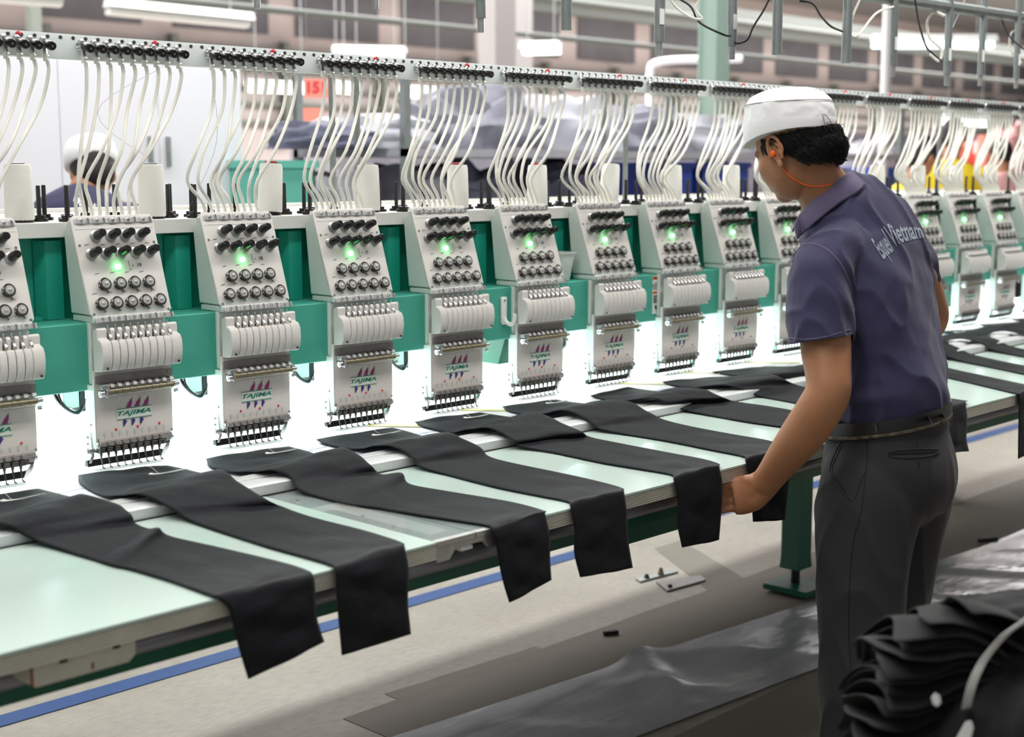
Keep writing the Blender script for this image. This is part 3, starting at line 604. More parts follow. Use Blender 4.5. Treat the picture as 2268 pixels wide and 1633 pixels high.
# ---------------- thread rail with tensioners
RO = Vector((3.6, 2.9, 1.75))
rail = thing('thread_rail', 'long pale rail above the heads holding black thread tensioners', 'rail', RO)
MB().prism([(2.898, 1.734), (2.898, 1.770), (2.904, 1.787), (2.93, 1.787), (2.93, 1.783), (2.908, 1.783), (2.903, 1.769), (2.903, 1.738), (2.93, 1.738), (2.93, 1.734)], 'x', XA, XB).build('rail_profile', 'rail_paint', rail, RO)
for i, x in enumerate((1.30, 2.42, 2.505, 3.53, 3.64, 4.64, 4.75, 5.76, 5.87)):
    MB().tube([(x, 3.02, 1.3815), (x, 3.02, 1.745), (x, 2.925, 1.76)], .0085, 10).build('support_post', 'galvanised', rail, RO)
cnt = 0; rest = MB()
for n in range(-1, 15):
    for q in range(11):
        x = HX(n) - .043 + .03 * q
        a = (x, 2.9015, 1.7785); b_ = (x, 2.8985, 1.7795)
        if cnt < 99 and n < 8:
            g = MB(); g.tube([a, b_], [.0042, .0036], 10); g.build('grommet', 'black_matte', rail, RO); cnt += 1
        else: rest.tube([a, b_], [.0042, .0036], 8)
o = rest.build('grommet', 'black_matte', rail, RO); o['kind'] = 'stuff'
TO = Vector((0, 2.89, 1.76))
tens = thing('thread_tensioner', '', 'thread tensioner', (0, 2.89, 1.76), 'x')
D = Vector((.0, -.97, -.24)); c0 = Vector((0, 2.897, 1.765))
B = MB(); B.tube([c0, c0 + D * .002, c0 + D * .004], [.0115, .0128, .0105], 18); B.tube([c0 + D * .004, c0 + D * .008, c0 + D * .012, c0 + D * .016], [.0085, .0098, .0078, .0088], 16); B.tube([c0 + Vector((0, -.006, -.006)), c0 + Vector((0, -.010, -.026))], .0050, 8)
B.tube([c0 + Vector((.0, -.008, -.024)), c0 + Vector((.007, -.012, -.029))], .0009, 5)
B.build('spring_disc', 'chrome', tens, TO)
B = MB(); B.tube([c0 + D * .014, c0 + D * .017, c0 + D * .028, c0 + D * .042, c0 + D * .044], [.0088, .0102, .0096, .0100, .0088], 16); cap_ = B.build('cap', 'black_plastic', tens, TO)
B = MB(); B.tube([c0 + D * .0438, c0 + D * .0445], [.0028, .0026], 8); B.build('cap_screw', 'brass', cap_, TO)
B = MB(); B.tube([c0 + Vector((0, -.009, -.024)), c0 + Vector((0, -.009, -.040))], .0048, 10); B.build('ferrule', 'tube_white', tens, TO)
first = True; rrt = random.Random(11)
RED = {}
for n in range(-1, 15):
    for q in range(9):
        t = tens if first else copy_tree(tens)
        first = False
        t.location = (HX(n) - .027 + .03 * q, 2.89, 1.76)
        t['label'] = 'black capped chrome tensioner on the rail above head ' + WORDS[19 - n]; t['group'] = 'tensioners on the rail above head %d' % (19 - n)
    x = HX(n) + .158
    tag(MB().tube([(x, 2.9, 1.779), (x, 2.893, 1.781), (x, 2.891, 1.7815)], [.0052, .0052, .003], 10).build('red_plug', 'ink_red', O=(x, 2.9, 1.779)), 'small red plug on top of the rail above head ' + WORDS[19 - n], 'plug')
# ---------------- thread tubes
for n in range(-1, 15):
    rg = random.Random(100 + n); lean = rg.uniform(-.5, 1) * .02
    for q in range(9):
        xt = HX(n) - .027 + .03 * q; xb = HX(n) - .074 + .0185 * q
        if n == 0 and q in (0, 1): xb = HX(n) - .074 + .0185 * (1 - q)
        if n == 0 and q in (2, 3): xb = HX(n) - .074 + .0185 * (5 - q)
        bow = -.012 - .012 * max(0, n) * .5 + rg.uniform(-.012, .012); bow = max(bow, -.07)
        if n > 0: bow -= .018 * (1 - q / 8)
        p = [(xt, 2.881, 1.727), (xt + .002, 2.881, 1.70), (xt * .85 + xb * .15 + rg.uniform(-.004, .004), 2.883 + rg.uniform(-.01, .006), 1.63), (xt * .45 + xb * .55 + bow, 2.868 + rg.uniform(-.03, .006), 1.54),
             (xt * .12 + xb * .88 + bow * 1.15, 2.862 + rg.uniform(-.012, .01), 1.47), (xb + bow * .25, 2.861, 1.425), (xb, 2.8605, 1.402)]
        MBt = MB(); MBt.tube(catmull(p, 4), .0043, 8)
        root = MBt.build('thread_tube', 'tube_white', O=(xt, 2.88, 1.727))
        tag(root, 'white thread tube running from the rail down to head ' + WORDS[19 - n], 'tube', 'thread tubes of head %d' % (19 - n))
        if n < 5 and (q * 7 + n) % 3 == 0:
            P_ = catmull(p, 4); MB().tube([P_[3], P_[3] + (P_[4] - P_[3]).normalized() * .003], .0042, 8).build('tube_band', 'band_brown', root, (xt, 2.88, 1.727))
# ---------------- cones and pins on the shelf
def cone(x, y, tilt, label, kind=0):
    O = Vector((x, y, 1.380)); root = thing('thread_cone', label, 'thread cone', O, 'white thread cones on the shelf')
    T = Matrix.Rotation(tilt, 4, 'Y') @ Matrix.Rotation(-abs(tilt) * .3, 4, 'X')
    f = lambda p: T @ p
    dz = .030 * abs(math.sin(tilt))
    g = lambda p: T @ p + Vector((0, 0, dz))
    MB(g).lathe([(.029, .004), (.0315, .008), (.0305, .06), (.0288, .116), (.0265, .1255), (.014, .1265)], (0, 0, 0), n=24).build('thread_winding', 'cone_thread', root)
    MB(g).lathe([(.030, 0), (.030, .006), (.016, .006), (.016, .1285), (.012, .129)], (0, 0, 0), n=18).build('cone_core', 'black_plastic', root)
    if kind: MB(g).lathe([(.0165, .1286), (.0165, .1318), (.011, .1322)], (0, 0, 0), n=18).build('core_cap', 'ink_red', root)
    return root
pos = ['behind head 20 at the left edge', 'between heads 19 and 18', 'leaning, just left of head 17', 'between heads 17 and 16, upright', 'between heads 16 and 15', 'between heads 15 and 14', 'leaning left between heads 14 and 13', 'between heads 13 and 12', 'between heads 12 and 11, left of the worker']
for n in range(-1, 14):
    if n in (8, 9): continue
    tl = .09 if n == 1 else (.13 if n == 5 else 0)
    lab = pos[n + 1] if n + 1 < len(pos) else 'right of the worker behind head ' + WORDS[19 - n]
    cone(HX(n) + .166 + (.0 if n != 1 else .006), 2.945, tl, 'white thread cone on the shelf ' + lab, 1 if n in (1, 3, 4) else 0)
pin = thing('spool_pin', '', 'spool pin', (0, 0, 1.38), 'x')
MB().lathe([(.0195, 0), (.0195, .007), (.0135, .0072), (.0135, .014), (.007, .0145)], (0, 0, 0), n=18).build('pin_base', 'black_plastic', pin)
MB().lathe([(.0052, .010), (.0048, .078), (.004, .0795)], (0, 0, 0), n=10).build('pin_rod', 'black_plastic', pin)
first = True
for n in range(-2, 14):
    for (dx, y) in ((.262, 2.912), (.222, 2.965), (.30, 2.985), (.272, 3.035), (.13, 3.05), (.06, 3.06)):
        t = pin if first else copy_tree(pin); first = False
        if n % 3 == 1: dx += .012
        t.location = (HX(n) + dx, y, 1.38)
        t['label'] = 'black spool pin on the shelf between heads %s and %s' % (WORDS[19 - n], WORDS[18 - n]); t['group'] = 'spool pins between heads %d and %d' % (19 - n, 18 - n)
# fine stray threads
def thread(pts, m, label, r=.0004):
    P_ = catmull([Vector(p) for p in pts], 6); o = MB().tube(P_, r, 4).build('stray_thread', m, O=P_[0]); tag(o, label, 'thread')
thread([(HX(0) + .19, 2.9, 1.735), (HX(0) + .02, 2.92, 1.62), (HX(0) + .19, 2.94, 1.50)], 'ink_grey', 'fine thread running from the rail to the cone between heads 19 and 18')
thread([(HX(0) + .30, 2.885, 1.735), (HX(0) + .34, 2.93, 1.56), (HX(0) + .26, 2.94, 1.395)], 'ink_grey', 'fine slanting thread across the tubes of head 18')
# ------------------------------------------------------------------ table, frame, cloth
TX0, TX1 = .35, 6.9
def board(x0, x1, label):
    O = ((x0 + x1) / 2, 2.06, .824); t = thing('table_board', label, 'table board', O, 'mint table boards in front of the heads')
    MB().box(x0, x1, 1.808, 2.32, .8345, .84).build('laminate_top', 'mint', t, O, bevel=.0008)
    mb = MB()
    for k in range(6): mb.box(x0 + .0002, x1 - .0002, 1.8085, 1.8125, .808 + k * .0044, .808 + k * .0044 + .0031)
    mb.build('layered_edge', 'bracket_paint', t, O, smooth=0)
    MB().box(x0 + .001, x1 - .001, 1.8115, 2.3185, .808, .8343).build('core_board', 'strip_grey', t, O, smooth=0)
board(TX0, 1.668, 'mint green table board nearest the camera, lower left, with pale reflection')
board(1.825, 3.45, 'mint green table board in the middle between clear insert and worker')
board(3.452, TX1, 'mint green table board far right beyond the worker')
# clear cover insert between the boards
O = (1.747, 2.06, .82); t = thing('table_insert', 'clear smoky plastic insert with metal frame between two mint boards', 'table insert', O)
MB().box(1.669, 1.763, 1.812, 2.318, .8335, .8395).build('clear_panel', 'acrylic', t, O, bevel=.0005)
MB().box(1.766, 1.824, 1.812, 2.318, .8335, .8395).build('clear_panel', 'acrylic', t, O, bevel=.0005)
mb = MB(); mb.box(1.669, 1.764, 1.808, 1.822, .8290, .8402); mb.box(1.7665, 1.824, 1.808, 1.822, .829, .8402)
mb.prism([(1.669, .829), (1.669, .801), (1.700, .801), (1.716, .820), (1.786, .820), (1.800, .805), (1.824, .805), (1.824, .829)], 'y', 1.809, 1.818); mb.box(1.669, 1.672, 1.81, 2.318, .81, .833); mb.box(1.820, 1.824, 1.81, 2.318, .81, .833)
mb.build('metal_frame', 'steel', t, O, bevel=.0008)
MB().box(1.735, 1.765, 1.815, 1.835, .808, .816).build('latch', 'white_plastic', t, O, bevel=.002)
mb = MB(); mb.box(1.70, 1.79, 1.85, 2.25, .800, .803); mb.build('inner_tray', 'dark_steel', t, O)
mb = MB(); mb.cyl((1.69, 2.24, .839), (1.69, 2.24, .8425), .004, .003, 10); mb.cyl((1.70, 2.05, .839), (1.70, 2.05, .842), .004, .003, 10); mb.cyl((1.69, 1.95, .839), (1.69, 1.95, .842), .004, .003, 10); mb.build('screw', 'chrome', t, O)
# underframe
fr = thing('table_underframe', 'dark green underframe below the table with grey pipe and one floor leg', 'machine frame', (3.6, 2.3, 0)); O = (3.6, 2.3, 0)
MB().prism([(1.93, .795), (1.93, .7135), (1.985, .7135), (1.985, .795)], 'x', TX0, TX1).build('front_rail', 'dark_green', fr, (3.6, 2.3, 0), bevel=.003)
MB().tube([(TX0, 1.90, .768), (TX1, 1.90, .768)], .0175, 16).build('pipe', 'pipe_grey', fr, O)
mb = MB()
for x in (.7, 1.45, 2.75, 4.22, 5.6): mb.box(x - .03, x + .03, 1.99, 3.28, .70, .791)
mb.build('cross_beam', 'dark_green', fr, O, bevel=.002)
mb = MB(); mb.prism([(4.18, .09), (4.27, .09), (4.262, .13), (4.262, .71), (4.188, .71), (4.188, .13)], 'y', 2.66, 2.74); leg = mb.build('leg', 'dark_green', fr, O, bevel=.003)
MB().box(4.14, 4.31, 2.60, 2.78, .012, .034).build('foot_plate', 'dark_green', fr, O, bevel=.003)
MB().cyl((4.225, 2.70, .03), (4.225, 2.70, .1), .016).build('levelling_bolt', 'black_plastic', fr, O)
w = MB(); w.prism([(2.0, .702), (2.14, .702), (2.14, .668), (2.0, .650)], 'x', 2.43, 2.64); w.prism([(2.43, .702), (2.40, .700), (2.43, .66)], 'y', 2.0, 2.14); w.build('wedge_bracket', 'dark_green', fr, O, bevel=.004)
O = (.99, 1.84, .79); c = thing('pipe_clamp', 'rust stained cream clamp holding the pipe under the near board edge', 'clamp', O)
mb = MB(); mb.prism([(.905, .806), (.905, .776), (.915, .769), (1.062, .769), (1.075, .779), (1.075, .806)], 'y', 1.826, 1.905); mb.build('clamp_body', 'bracket_paint', c, O, bevel=.004)
mb = MB(); mb.box(.9055, .909, 1.8245, 1.827, .774, .806); mb.box(1.0, 1.003, 1.8245, 1.827, .775, .785); mb.build('rust_streak', 'rust', c, O)
mb = MB(); mb.box(.95, .962, 1.8235, 1.827, .797, .8035); mb.box(1.035, 1.046, 1.8235, 1.827, .797, .8035); mb.build('slot', 'black_matte', c, O)
# white work field: backing sheet over steel bed, frame bar along its front edge
bed = MB().box(TX0, TX1, 2.33, 3.29, .792, .8403).build('work_bed', 'aluminium', O=(3.6, 2.8, .8)); tag(bed, 'flat machine bed under the white backing sheet', 'machine bed')
rows = []; rr = random.Random(2)
for i in range(200):
    x = TX0 + (TX1 - TX0) * i / 199
    rows.append([(x, 2.445 + (3.298 - 2.445) * j / 10, .8465 + .0012 * math.sin(x * 19 + j * .9) * math.sin(j * .7)) for j in range(11)])
mb = MB(); mb.loft(rows, cap=False, closed=False); sheet = mb.build('backing_sheet', 'sheet_white'); tag(sheet, 'brightly lit white backing sheet stretched under all the heads', 'backing sheet')
mb = MB(); rl = random.Random(9)
for n in range(-2, 15):
    x = HX(n)
    for k in range(3):
        a = Vector((x + rl.uniform(-.2, .0), 2.47 + .05 * k + rl.uniform(0, .02), .8482)); b_ = a + Vector((rl.uniform(.15, .3), rl.uniform(-.03, .05), 0))
        mb.tube([a, a.lerp(b_, .5) + Vector((0, .008, 0)), b_], .0005, 4)
mb.build('pen_line', 'pen_blue', sheet)
def ystrip(n, a, b_, c_, d_):
    mb = MB(); x = HX(n); mb.prism([(x + a[0], a[1]), (x + b_[0], b_[1]), (x + c_[0], c_[1]), (x + d_[0], d_[1])], 'z', .8480, .8486); mb.build('yellow_mark', 'sheet_yellow', sheet, smooth=0)
for n in (2, 3, 5, 6, 7): ystrip(n, (-.02, 2.74), (.10, 2.60), (.115, 2.62), (.0, 2.76))
bar = MB(); bar.prism([(2.326, .8405), (2.326, .861), (2.338, .8635), (2.372, .8635), (2.374, .858), (2.392, .858), (2.394, .8625), (2.425, .8625), (2.427, .856), (2.447, .856), (2.449, .8405)], 'x', TX0, TX1)
fb = bar.build('frame_bar', 'aluminium', bevel=.0008, O=(3.6, 2.39, .84)); tag(fb, 'white aluminium frame bar along the front of the backing sheet', 'frame bar')
mb = MB(); mb.box(TX0, TX1, 2.321, 2.327, .8395, .8412); mb.build('rubber_seal', 'black_matte', fb, (3.6, 2.39, .84))
for n in range(-2, 15):
    x = HX(n) - .12
    mb = MB(); mb.box(x - .04, x + .05, 2.400, 2.442, .862, .8662); mb.cyl((x + .01, 2.42, .866), (x + .01, 2.42, .8684), .005, .004, 10); mb.build('sheet_clip', 'white_plastic', fb, (3.6, 2.39, .84), bevel=.0015)
# ---------------- black cloth pieces
def cloth(name_, rows, label, seed=0, cols=11, hang=None, amp=.0025):
    """rows: (left point, right point) world pairs from the far end to the hanging hem"""
    rg = random.Random(seed)
    L = catmull([a for a, b_ in rows], 5); Rr = catmull([b_ for a, b_ in rows], 5); G = []
    ph = rg.uniform(0, 6)
    for i, (a, b_) in enumerate(zip(L, Rr)):
        row = []
        for j in range(cols):
            s = j / (cols - 1); p = a.lerp(b_, s)
            w = amp * math.sin(i * .62 + s * 3 + ph) * math.sin(math.pi * s) + amp * .8 * math.sin(i * .23 - s * 7 + ph * 2) * math.sin(math.pi * s)
            if p.z > .83: p = p + Vector((0, 0, abs(w) * 1.2 + (.004 if 2.32 < p.y < 2.47 else 0)))
            else: p = p + Vector((0, -abs(w) * 1.5, 0))
            row.append(p)
        G.append(row)
    mb = MB(); mb.loft(G, cap=False, closed=False)
    o = mb.build(name_, 'cloth_black', smooth=180, O=G[len(G) // 2][cols // 2], recalc=True)
    md = o.modifiers.new('sub', 'SUBSURF'); md.levels = 1; md.render_levels = 1; md.boundary_smooth = 'PRESERVE_CORNERS'
    md = o.modifiers.new('solid', 'SOLIDIFY'); md.thickness = .0018; md.offset = 0
    tag(o, label, 'cut cloth piece', 'black cloth pieces laid over the table'); return o
def swoosh(c, parent, s=.033):
    pts = []
    A_ = [(-.95, .12), (-1.05, -.12), (-.95, -.28), (-.7, -.30), (-.3, -.2), (.2, .05), (.6, .26), (1.1, .52), (.5, .14), (0, -.06), (-.4, -.14), (-.62, -.12), (-.75, 0), (-.8, .12)]
    A_ = [(-.78, .22), (-.98, .05), (-1.04, -.14), (-.95, -.28), (-.72, -.31), (-.35, -.22), (.2, .04), (.65, .27), (1.1, .50), (.55, .16), (.1, -.02), (-.3, -.11), (-.58, -.11), (-.72, -.02), (-.76, .1)]
    # tilted as it lies on the cloth
    ca, sa = math.cos(-.35), math.sin(-.35)
    P_ = [(c.x + s * (a * ca - b_ * sa), c.y + s * (a * sa + b_ * ca)) for a, b_ in A_]
    mb = MB(); mb.prism(P_, 'z', c.z, c.z + .0022); o = mb.build('embroidered_mark', 'thread_white', parent, O=parent.location, smooth=0, bevel=.0006); o['label'] = 'white embroidered curved tick'
    x, y, z = c
    mb = MB(); mb.tube([(x - s * .45, y - .002, z), (x - s * .5, y + .03, z + .012), (x - s * .45, 2.752, .8545)], .0004, 4); mb.build('thread_end', 'thread_white', parent, parent.location)
EY = 1.800
def z_(x, y, z): return onZ(x, y, z)
def h_(x, y, Y=1.795): return onY(x, y, Y)
ZT = .8435
T_ = {}
T_[0] = [((173, 1053, .853), (371, 1032, .849)), ((177, 1071, .850), (410, 1040, .850)), ((214, 1094, .850), (455, 1050, .856)), ((264, 1103, .862), (490, 1045, .890)), ((309, 1100, .874), (519, 1063, .888)), ((371, 1123, .864), (585, 1104, .868)),
         ((412, 1149, .848), (630, 1125, .848)), ((480, 1176, ZT), (690, 1146, ZT)), ((589, 1211, ZT), (800, 1174, ZT)), ((660, 1231, ZT), (860, 1192, ZT)), ((725, 1250, ZT), (893, 1204, ZT)), ('h', (742, 1262), (903, 1214)), ('h', (744, 1300), (905, 1265)), ('h', (750, 1375), (903, 1335)), ('h', (757, 1452), (910, 1405))]
T_[-1] = [((-110, 1115, .853), (85, 1083, .849)), ((-100, 1140, .850), (120, 1092, .850)), ((-70, 1165, .862), (165, 1103, .866)), ((-30, 1162, .876), (185, 1100, .884)), ((20, 1170, .872), (260, 1122, .872)), ((60, 1190, .856), (290, 1140, .866)),
          ((100, 1205, .848), (300, 1160, .850)), ((200, 1238, ZT), (330, 1172, .848)), ((250, 1254, ZT), (352, 1170, .864)), ((290, 1262, ZT), (375, 1188, ZT)), ((380, 1289, ZT), (480, 1212, ZT)), ((460, 1318, ZT), (620, 1245, ZT)), ((494, 1330, ZT), (680, 1264, ZT)), ('h', (505, 1345), (693, 1276)), ('h', (515, 1380), (698, 1310)), ('h', (530, 1440), (702, 1370)), ('h', (550, 1505), (718, 1422))]
T_[1] = [((457, 1017, .853), (640, 990, .849)), ((466, 1035, .850), (680, 1000, .850)), ((500, 1044, .852), (720, 1012, .852)), ((560, 1050, .862), (750, 996, .884)), ((600, 1046, .874), (775, 1001, .888)), ((640, 1060, .864), (820, 1030, .868)), ((660, 1085, .850), (835, 1046, .850)), ((700, 1100, ZT), (850, 1052, .848)),
         ((770, 1118, ZT), (890, 1048, .862)), ((830, 1125, ZT), (905, 1072, ZT)), ((930, 1142, ZT), (980, 1087, ZT)), ((1050, 1160, ZT), (1130, 1112, ZT)), ((1082, 1166, ZT), (1205, 1132, ZT)), ('h', (1093, 1178), (1214, 1140)), ('h', (1100, 1215), (1217, 1185)), ('h', (1112, 1280), (1218, 1240)), ('h', (1128, 1335), (1221, 1285))]
T_[2] = [((701, 974, .853), (870, 948, .849)), ((722, 985, .850), (905, 957, .850)), ((775, 995, .852), (945, 968, .852)), ((830, 992, .868), (985, 962, .884)), ((868, 993, .874), (1010, 967, .888)), ((912, 1014, .864), (1062, 990, .868)), ((925, 1032, .850), (1080, 1010, .850)), ((990, 1052, ZT), (1125, 1024, ZT)),
         ((1100, 1080, ZT), (1250, 1050, ZT)), ((1200, 1100, ZT), (1330, 1068, ZT)), ((1258, 1112, ZT), (1378, 1082, ZT)), ('h', (1270, 1120), (1389, 1092)), ('h', (1272, 1170), (1388, 1135)), ('h', (1272, 1225), (1390, 1190)), ('h', (1285, 1279), (1401, 1258))]
T_[3] = [((919, 935, .853), (1063, 914, .849)), ((935, 945, .850), (1100, 920, .850)), ((990, 958, .852), (1150, 926, .856)), ((1040, 955, .868), (1180, 915, .886)), ((1082, 952, .876), (1215, 927, .884)), ((1135, 975, .864), (1285, 955, .866)), ((1148, 988, .850), (1305, 968, .848)), ((1220, 1002, ZT), (1360, 980, ZT)),
         ((1330, 1025, ZT), (1480, 1003, ZT)), ((1420, 1040, ZT), (1555, 1017, ZT)), ((1487, 1052, ZT), (1592, 1028, ZT)), ('h', (1499, 1062), (1600, 1036)), ('h', (1501, 1110), (1600, 1075)), ('h', (1500, 1160), (1597, 1135)), ('h', (1511, 1213), (1592, 1196))]
T_[4] = [((1113, 901, .853), (1232, 886, .849)), ((1128, 912, .850), (1265, 891, .850)), ((1170, 920, .852), (1310, 895, .860)), ((1225, 914, .868), (1345, 889, .884)), ((1258, 914, .876), (1392, 893, .884)), ((1305, 935, .864), (1440, 915, .866)), ((1325, 950, .850), (1470, 930, .850)), ((1395, 964, ZT), (1530, 945, ZT)),
         ((1480, 978, ZT), (1620, 962, ZT)), ((1580, 998, ZT), (1700, 976, ZT)), ((1648, 1012, ZT), (1745, 990, ZT)), ('h', (1658, 1020), (1752, 997)), ('h', (1660, 1060), (1750, 1035)), ('h', (1665, 1110), (1745, 1085)), ('h', (1668, 1156), (1738, 1152))]
T_[5] = [((1308, 877, .853), (1392, 858, .860)), ((1322, 882, .850), (1430, 864, .852)), ((1360, 889, .852), (1470, 868, .870)), ((1395, 890, .868), (1500, 862, .886)), ((1440, 885, .878), (1560, 866, .884)), ((1475, 895, .868), (1600, 880, .868)), ((1500, 905, .850), (1630, 890, .850)), ((1580, 922, ZT), (1700, 900, ZT)),
         ((1660, 936, ZT), (1790, 916, ZT)), ((1745, 948, ZT), (1850, 932, ZT)), ((1800, 958, ZT), (1900, 940, ZT)), 'H']
T_[6] = [((1467, 846, .853), (1600, 836, .852)), ((1485, 853, .850), (1640, 832, .862)), ((1540, 860, .858), (1690, 830, .884)), ((1600, 856, .876), (1730, 838, .884)), ((1640, 866, .862), (1765, 853, .860)), ((1690, 880, ZT), (1820, 866, ZT)), ((1800, 900, ZT), (1900, 880, ZT)), ((1900, 916, ZT), (2000, 897, ZT)), 'H']
T_[7] = [((1577, 824, .853), (1700, 812, .852)), ((1600, 829, .850), (1745, 812, .856)), ((1660, 834, .860), (1790, 810, .880)), ((1710, 832, .876), (1840, 818, .876)), ((1760, 846, .852), (1880, 834, .850)), ((1850, 866, ZT), (1960, 858, ZT)), ((1950, 886, ZT), (2060, 876, ZT)), ((2060, 907, ZT), (2138, 888, ZT)), ('h', (2072, 914), (2144, 892)), ('h', (2072, 950), (2142, 925)), ('h', (2070, 985), (2140, 970)), ('h', (2074, 1004), (2146, 1000))]
def gen_rows(n, dx=0, hem=.2, hump=.884):
    x = HX(n) + dx; o = []
    for (a, ya, za, b_, yb, zb) in ((-.17, 2.60, .853, -.03, 2.72, .849), (-.165, 2.56, .850, .03, 2.68, .850), (-.13, 2.52, .852, .07, 2.62, .856), (-.11, 2.46, .868, .06, 2.53, hump), (-.10, 2.41, .876, .055, 2.46, hump), (-.095, 2.34, .866, .06, 2.37, .868), (-.10, 2.29, .850, .06, 2.31, .850), (-.16, 2.15, ZT, .00, 2.17, ZT), (-.24, 1.99, ZT, -.085, 2.0, ZT), (-.305, 1.87, ZT, -.15, 1.87, ZT), (-.338, 1.808, ZT, -.180, 1.808, ZT)):
        o.append((Vector((x + a, ya, za)), Vector((x + b_, yb, zb))))
    for z, d in ((.838, .797), (.80, .795), (.84 - hem * .6, .793), (.84 - hem, .790)):
        o.append((Vector((x - .340, 1 + d, z)), Vector((x - .180 + (.012 if z < .84 - hem * .9 else 0), 1 + d, z + .012))))
    return o
where = {-1: 'nearest the camera, cut by the left edge', 0: 'from under head 19, second from the left', 1: 'from under head 18, lying over the clear insert', 2: 'from under head 17, straight with creased hem', 3: 'from under head 16, its hem just left of the hand', 4: 'from under head 15, running behind the hand', 5: 'from under head 14, twisted at its far end', 6: 'from under head 13, ending behind the arm', 7: 'from under head 12, ending behind the arm'}
for n in range(-1, 14):
    if n in T_:
        rows = []
        for r in T_[n]:
            if r == 'H':
                a, b_ = rows[-1]; a = a.copy(); b_ = b_.copy(); sc = (a.y - 1.808); dirn = (rows[-1][0] - rows[-2][0]); 
                rows = rows[:-1] if abs(a.y - 1.808) < .03 else rows
                xa = a.x - .02; rows.append((Vector((xa, 1.808, ZT)), Vector((xa + .16, 1.808, ZT))))
                for z, d in ((.838, .797), (.80, .795), (.72, .793), (.66, .790)): rows.append((Vector((xa, 1 + d, z)), Vector((xa + .16, 1 + d, z + .01))))
            elif r[0] == 'h':
                k = sum(1 for q in rows if q[0].z < .8425)
                rows.append((h_(*r[1], Y=1.797 - .003 * k), h_(*r[2], Y=1.797 - .003 * k)))
            else: rows.append((z_(*r[0]), z_(*r[1])))
        # the table edge rows must follow the front edge
        for a, b_ in rows:
            for p in (a, b_):
                if p.z > .8425 and p.y < 1.806: p.y = 1.806
    else:
        rows = gen_rows(n, dx={8: .02, 9: .0, 10: -.02, 11: .0, 12: .02, 13: -.01}.get(n, 0), hem=.2 + .04 * math.sin(n * 2), hump=.884 if n % 2 else .872)
    o = cloth('cloth_piece', rows, 'black cloth piece ' + where.get(n, 'right of the worker, from under head ' + WORDS[19 - n]), seed=n + 7)
    c = {-1: (45, 1106), 0: (368, 1048), 1: (622, 1002), 2: (855, 962), 3: (1055, 924), 4: (1235, 892)}.get(n)
    cc = onZ(*c, .8535) if c else Vector((HX(n) - .045, 2.62, .8535))
    if n not in (5,): swoosh(cc, o, .037)
# ------------------------------------------------------------------ far hall contents
def heap(x0, x1, y0, y1, z0, z1, m, label, seed, group=None, rough=.16, name='garment_heap'):
    from mathutils import noise
    cx, cy = (x0 + x1) / 2, (y0 + y1) / 2; rx, ry = (x1 - x0) / 2, (y1 - y0) / 2; N_, M_ = 40, 14; rows = []
    for i in range(M_ + 1):
        a = i / M_ * math.pi / 2; row = []
        for k in range(N_):
            t = 2 * math.pi * k / N_; c, s = math.cos(t), math.sin(t)
            r = math.cos(a) ** .45; px = abs(c) ** .7 * (1 if c > 0 else -1); py = abs(s) ** .7 * (1 if s > 0 else -1)
            nz = noise.noise(Vector((cx + px * r * rx, cy + py * r * ry, a * .8)) * 5 + Vector((seed, 0, 0)))
            q = 1 + rough * nz
            row.append((cx + px * r * rx * q, cy + py * r * ry * q, z0 + (z1 - z0) * math.sin(a) * (1 + rough * 1.6 * nz)))
        rows.append(row)
    o = MB().loft(rows).build(name, m, O=(cx, cy, z0)); tag(o, label, 'garment pile', group); return o
# white cupboard wall at the left
cab = thing('white_cabinet', 'tall white cupboard behind the second worker with two small grey handles', 'cupboard', (2.9, 6.0, 0))
MB().box(1.2, 4.09, 5.8, 6.3, 0.05, 2.02).build('cabinet_body', 'panel_white', cab, (2.9, 6.0, 0), bevel=.004)
for a, b_ in ((1.25, 2.202), (2.206, 3.128), (3.132, 3.62), (3.624, 4.08)):
    d = MB().box(a, b_, 5.785, 5.801, .1, 1.985).build('door', 'panel_white', cab, (2.9, 6.0, 0), bevel=.002)
    if a > 3: MB().box((b_ - .06 if a < 3.5 else a + .03), (b_ - .045 if a < 3.5 else a + .045), 5.76, 5.786, 1.50, 1.64).build('handle', 'galvanised', d, (2.9, 6.0, 0), bevel=.003)
# hanging red number sign
p = dep(700, 195, 8.0); O = p
sg = thing('hanging_sign', 'red hanging sign numbered 151 above the far racks', 'sign', O)
dx = Vector((.9, -.44, 0)).normalized(); 
def quad_T(c, u, n=Vector((-.44, -.9, 0)).normalized()): return lambda q: c + u * q.x + Vector((0, 0, 1)) * q.y + n * q.z
Tq = quad_T(O, dx)
o = MB(Tq).box(-.068, .068, -.055, .05, -.006, 0).build('sign_board', 'cloth_coral', sg, O, smooth=0)
text_mesh('lettering', '151', .085, lambda q: Tq(q + Vector((0, 0, .002))) - O, 'ink_red', sg, weight=.004, depth=.001)
MB(Tq).box(-.09, .045, -.21, -.11, -.02, -.01).build('lower_board', 'cloth_coral', sg, O, smooth=0)
MB(Tq).box(-.05, -.048, .05, 2.5, -.004, 0).build('hanging_wire', 'galvanised', sg, O)
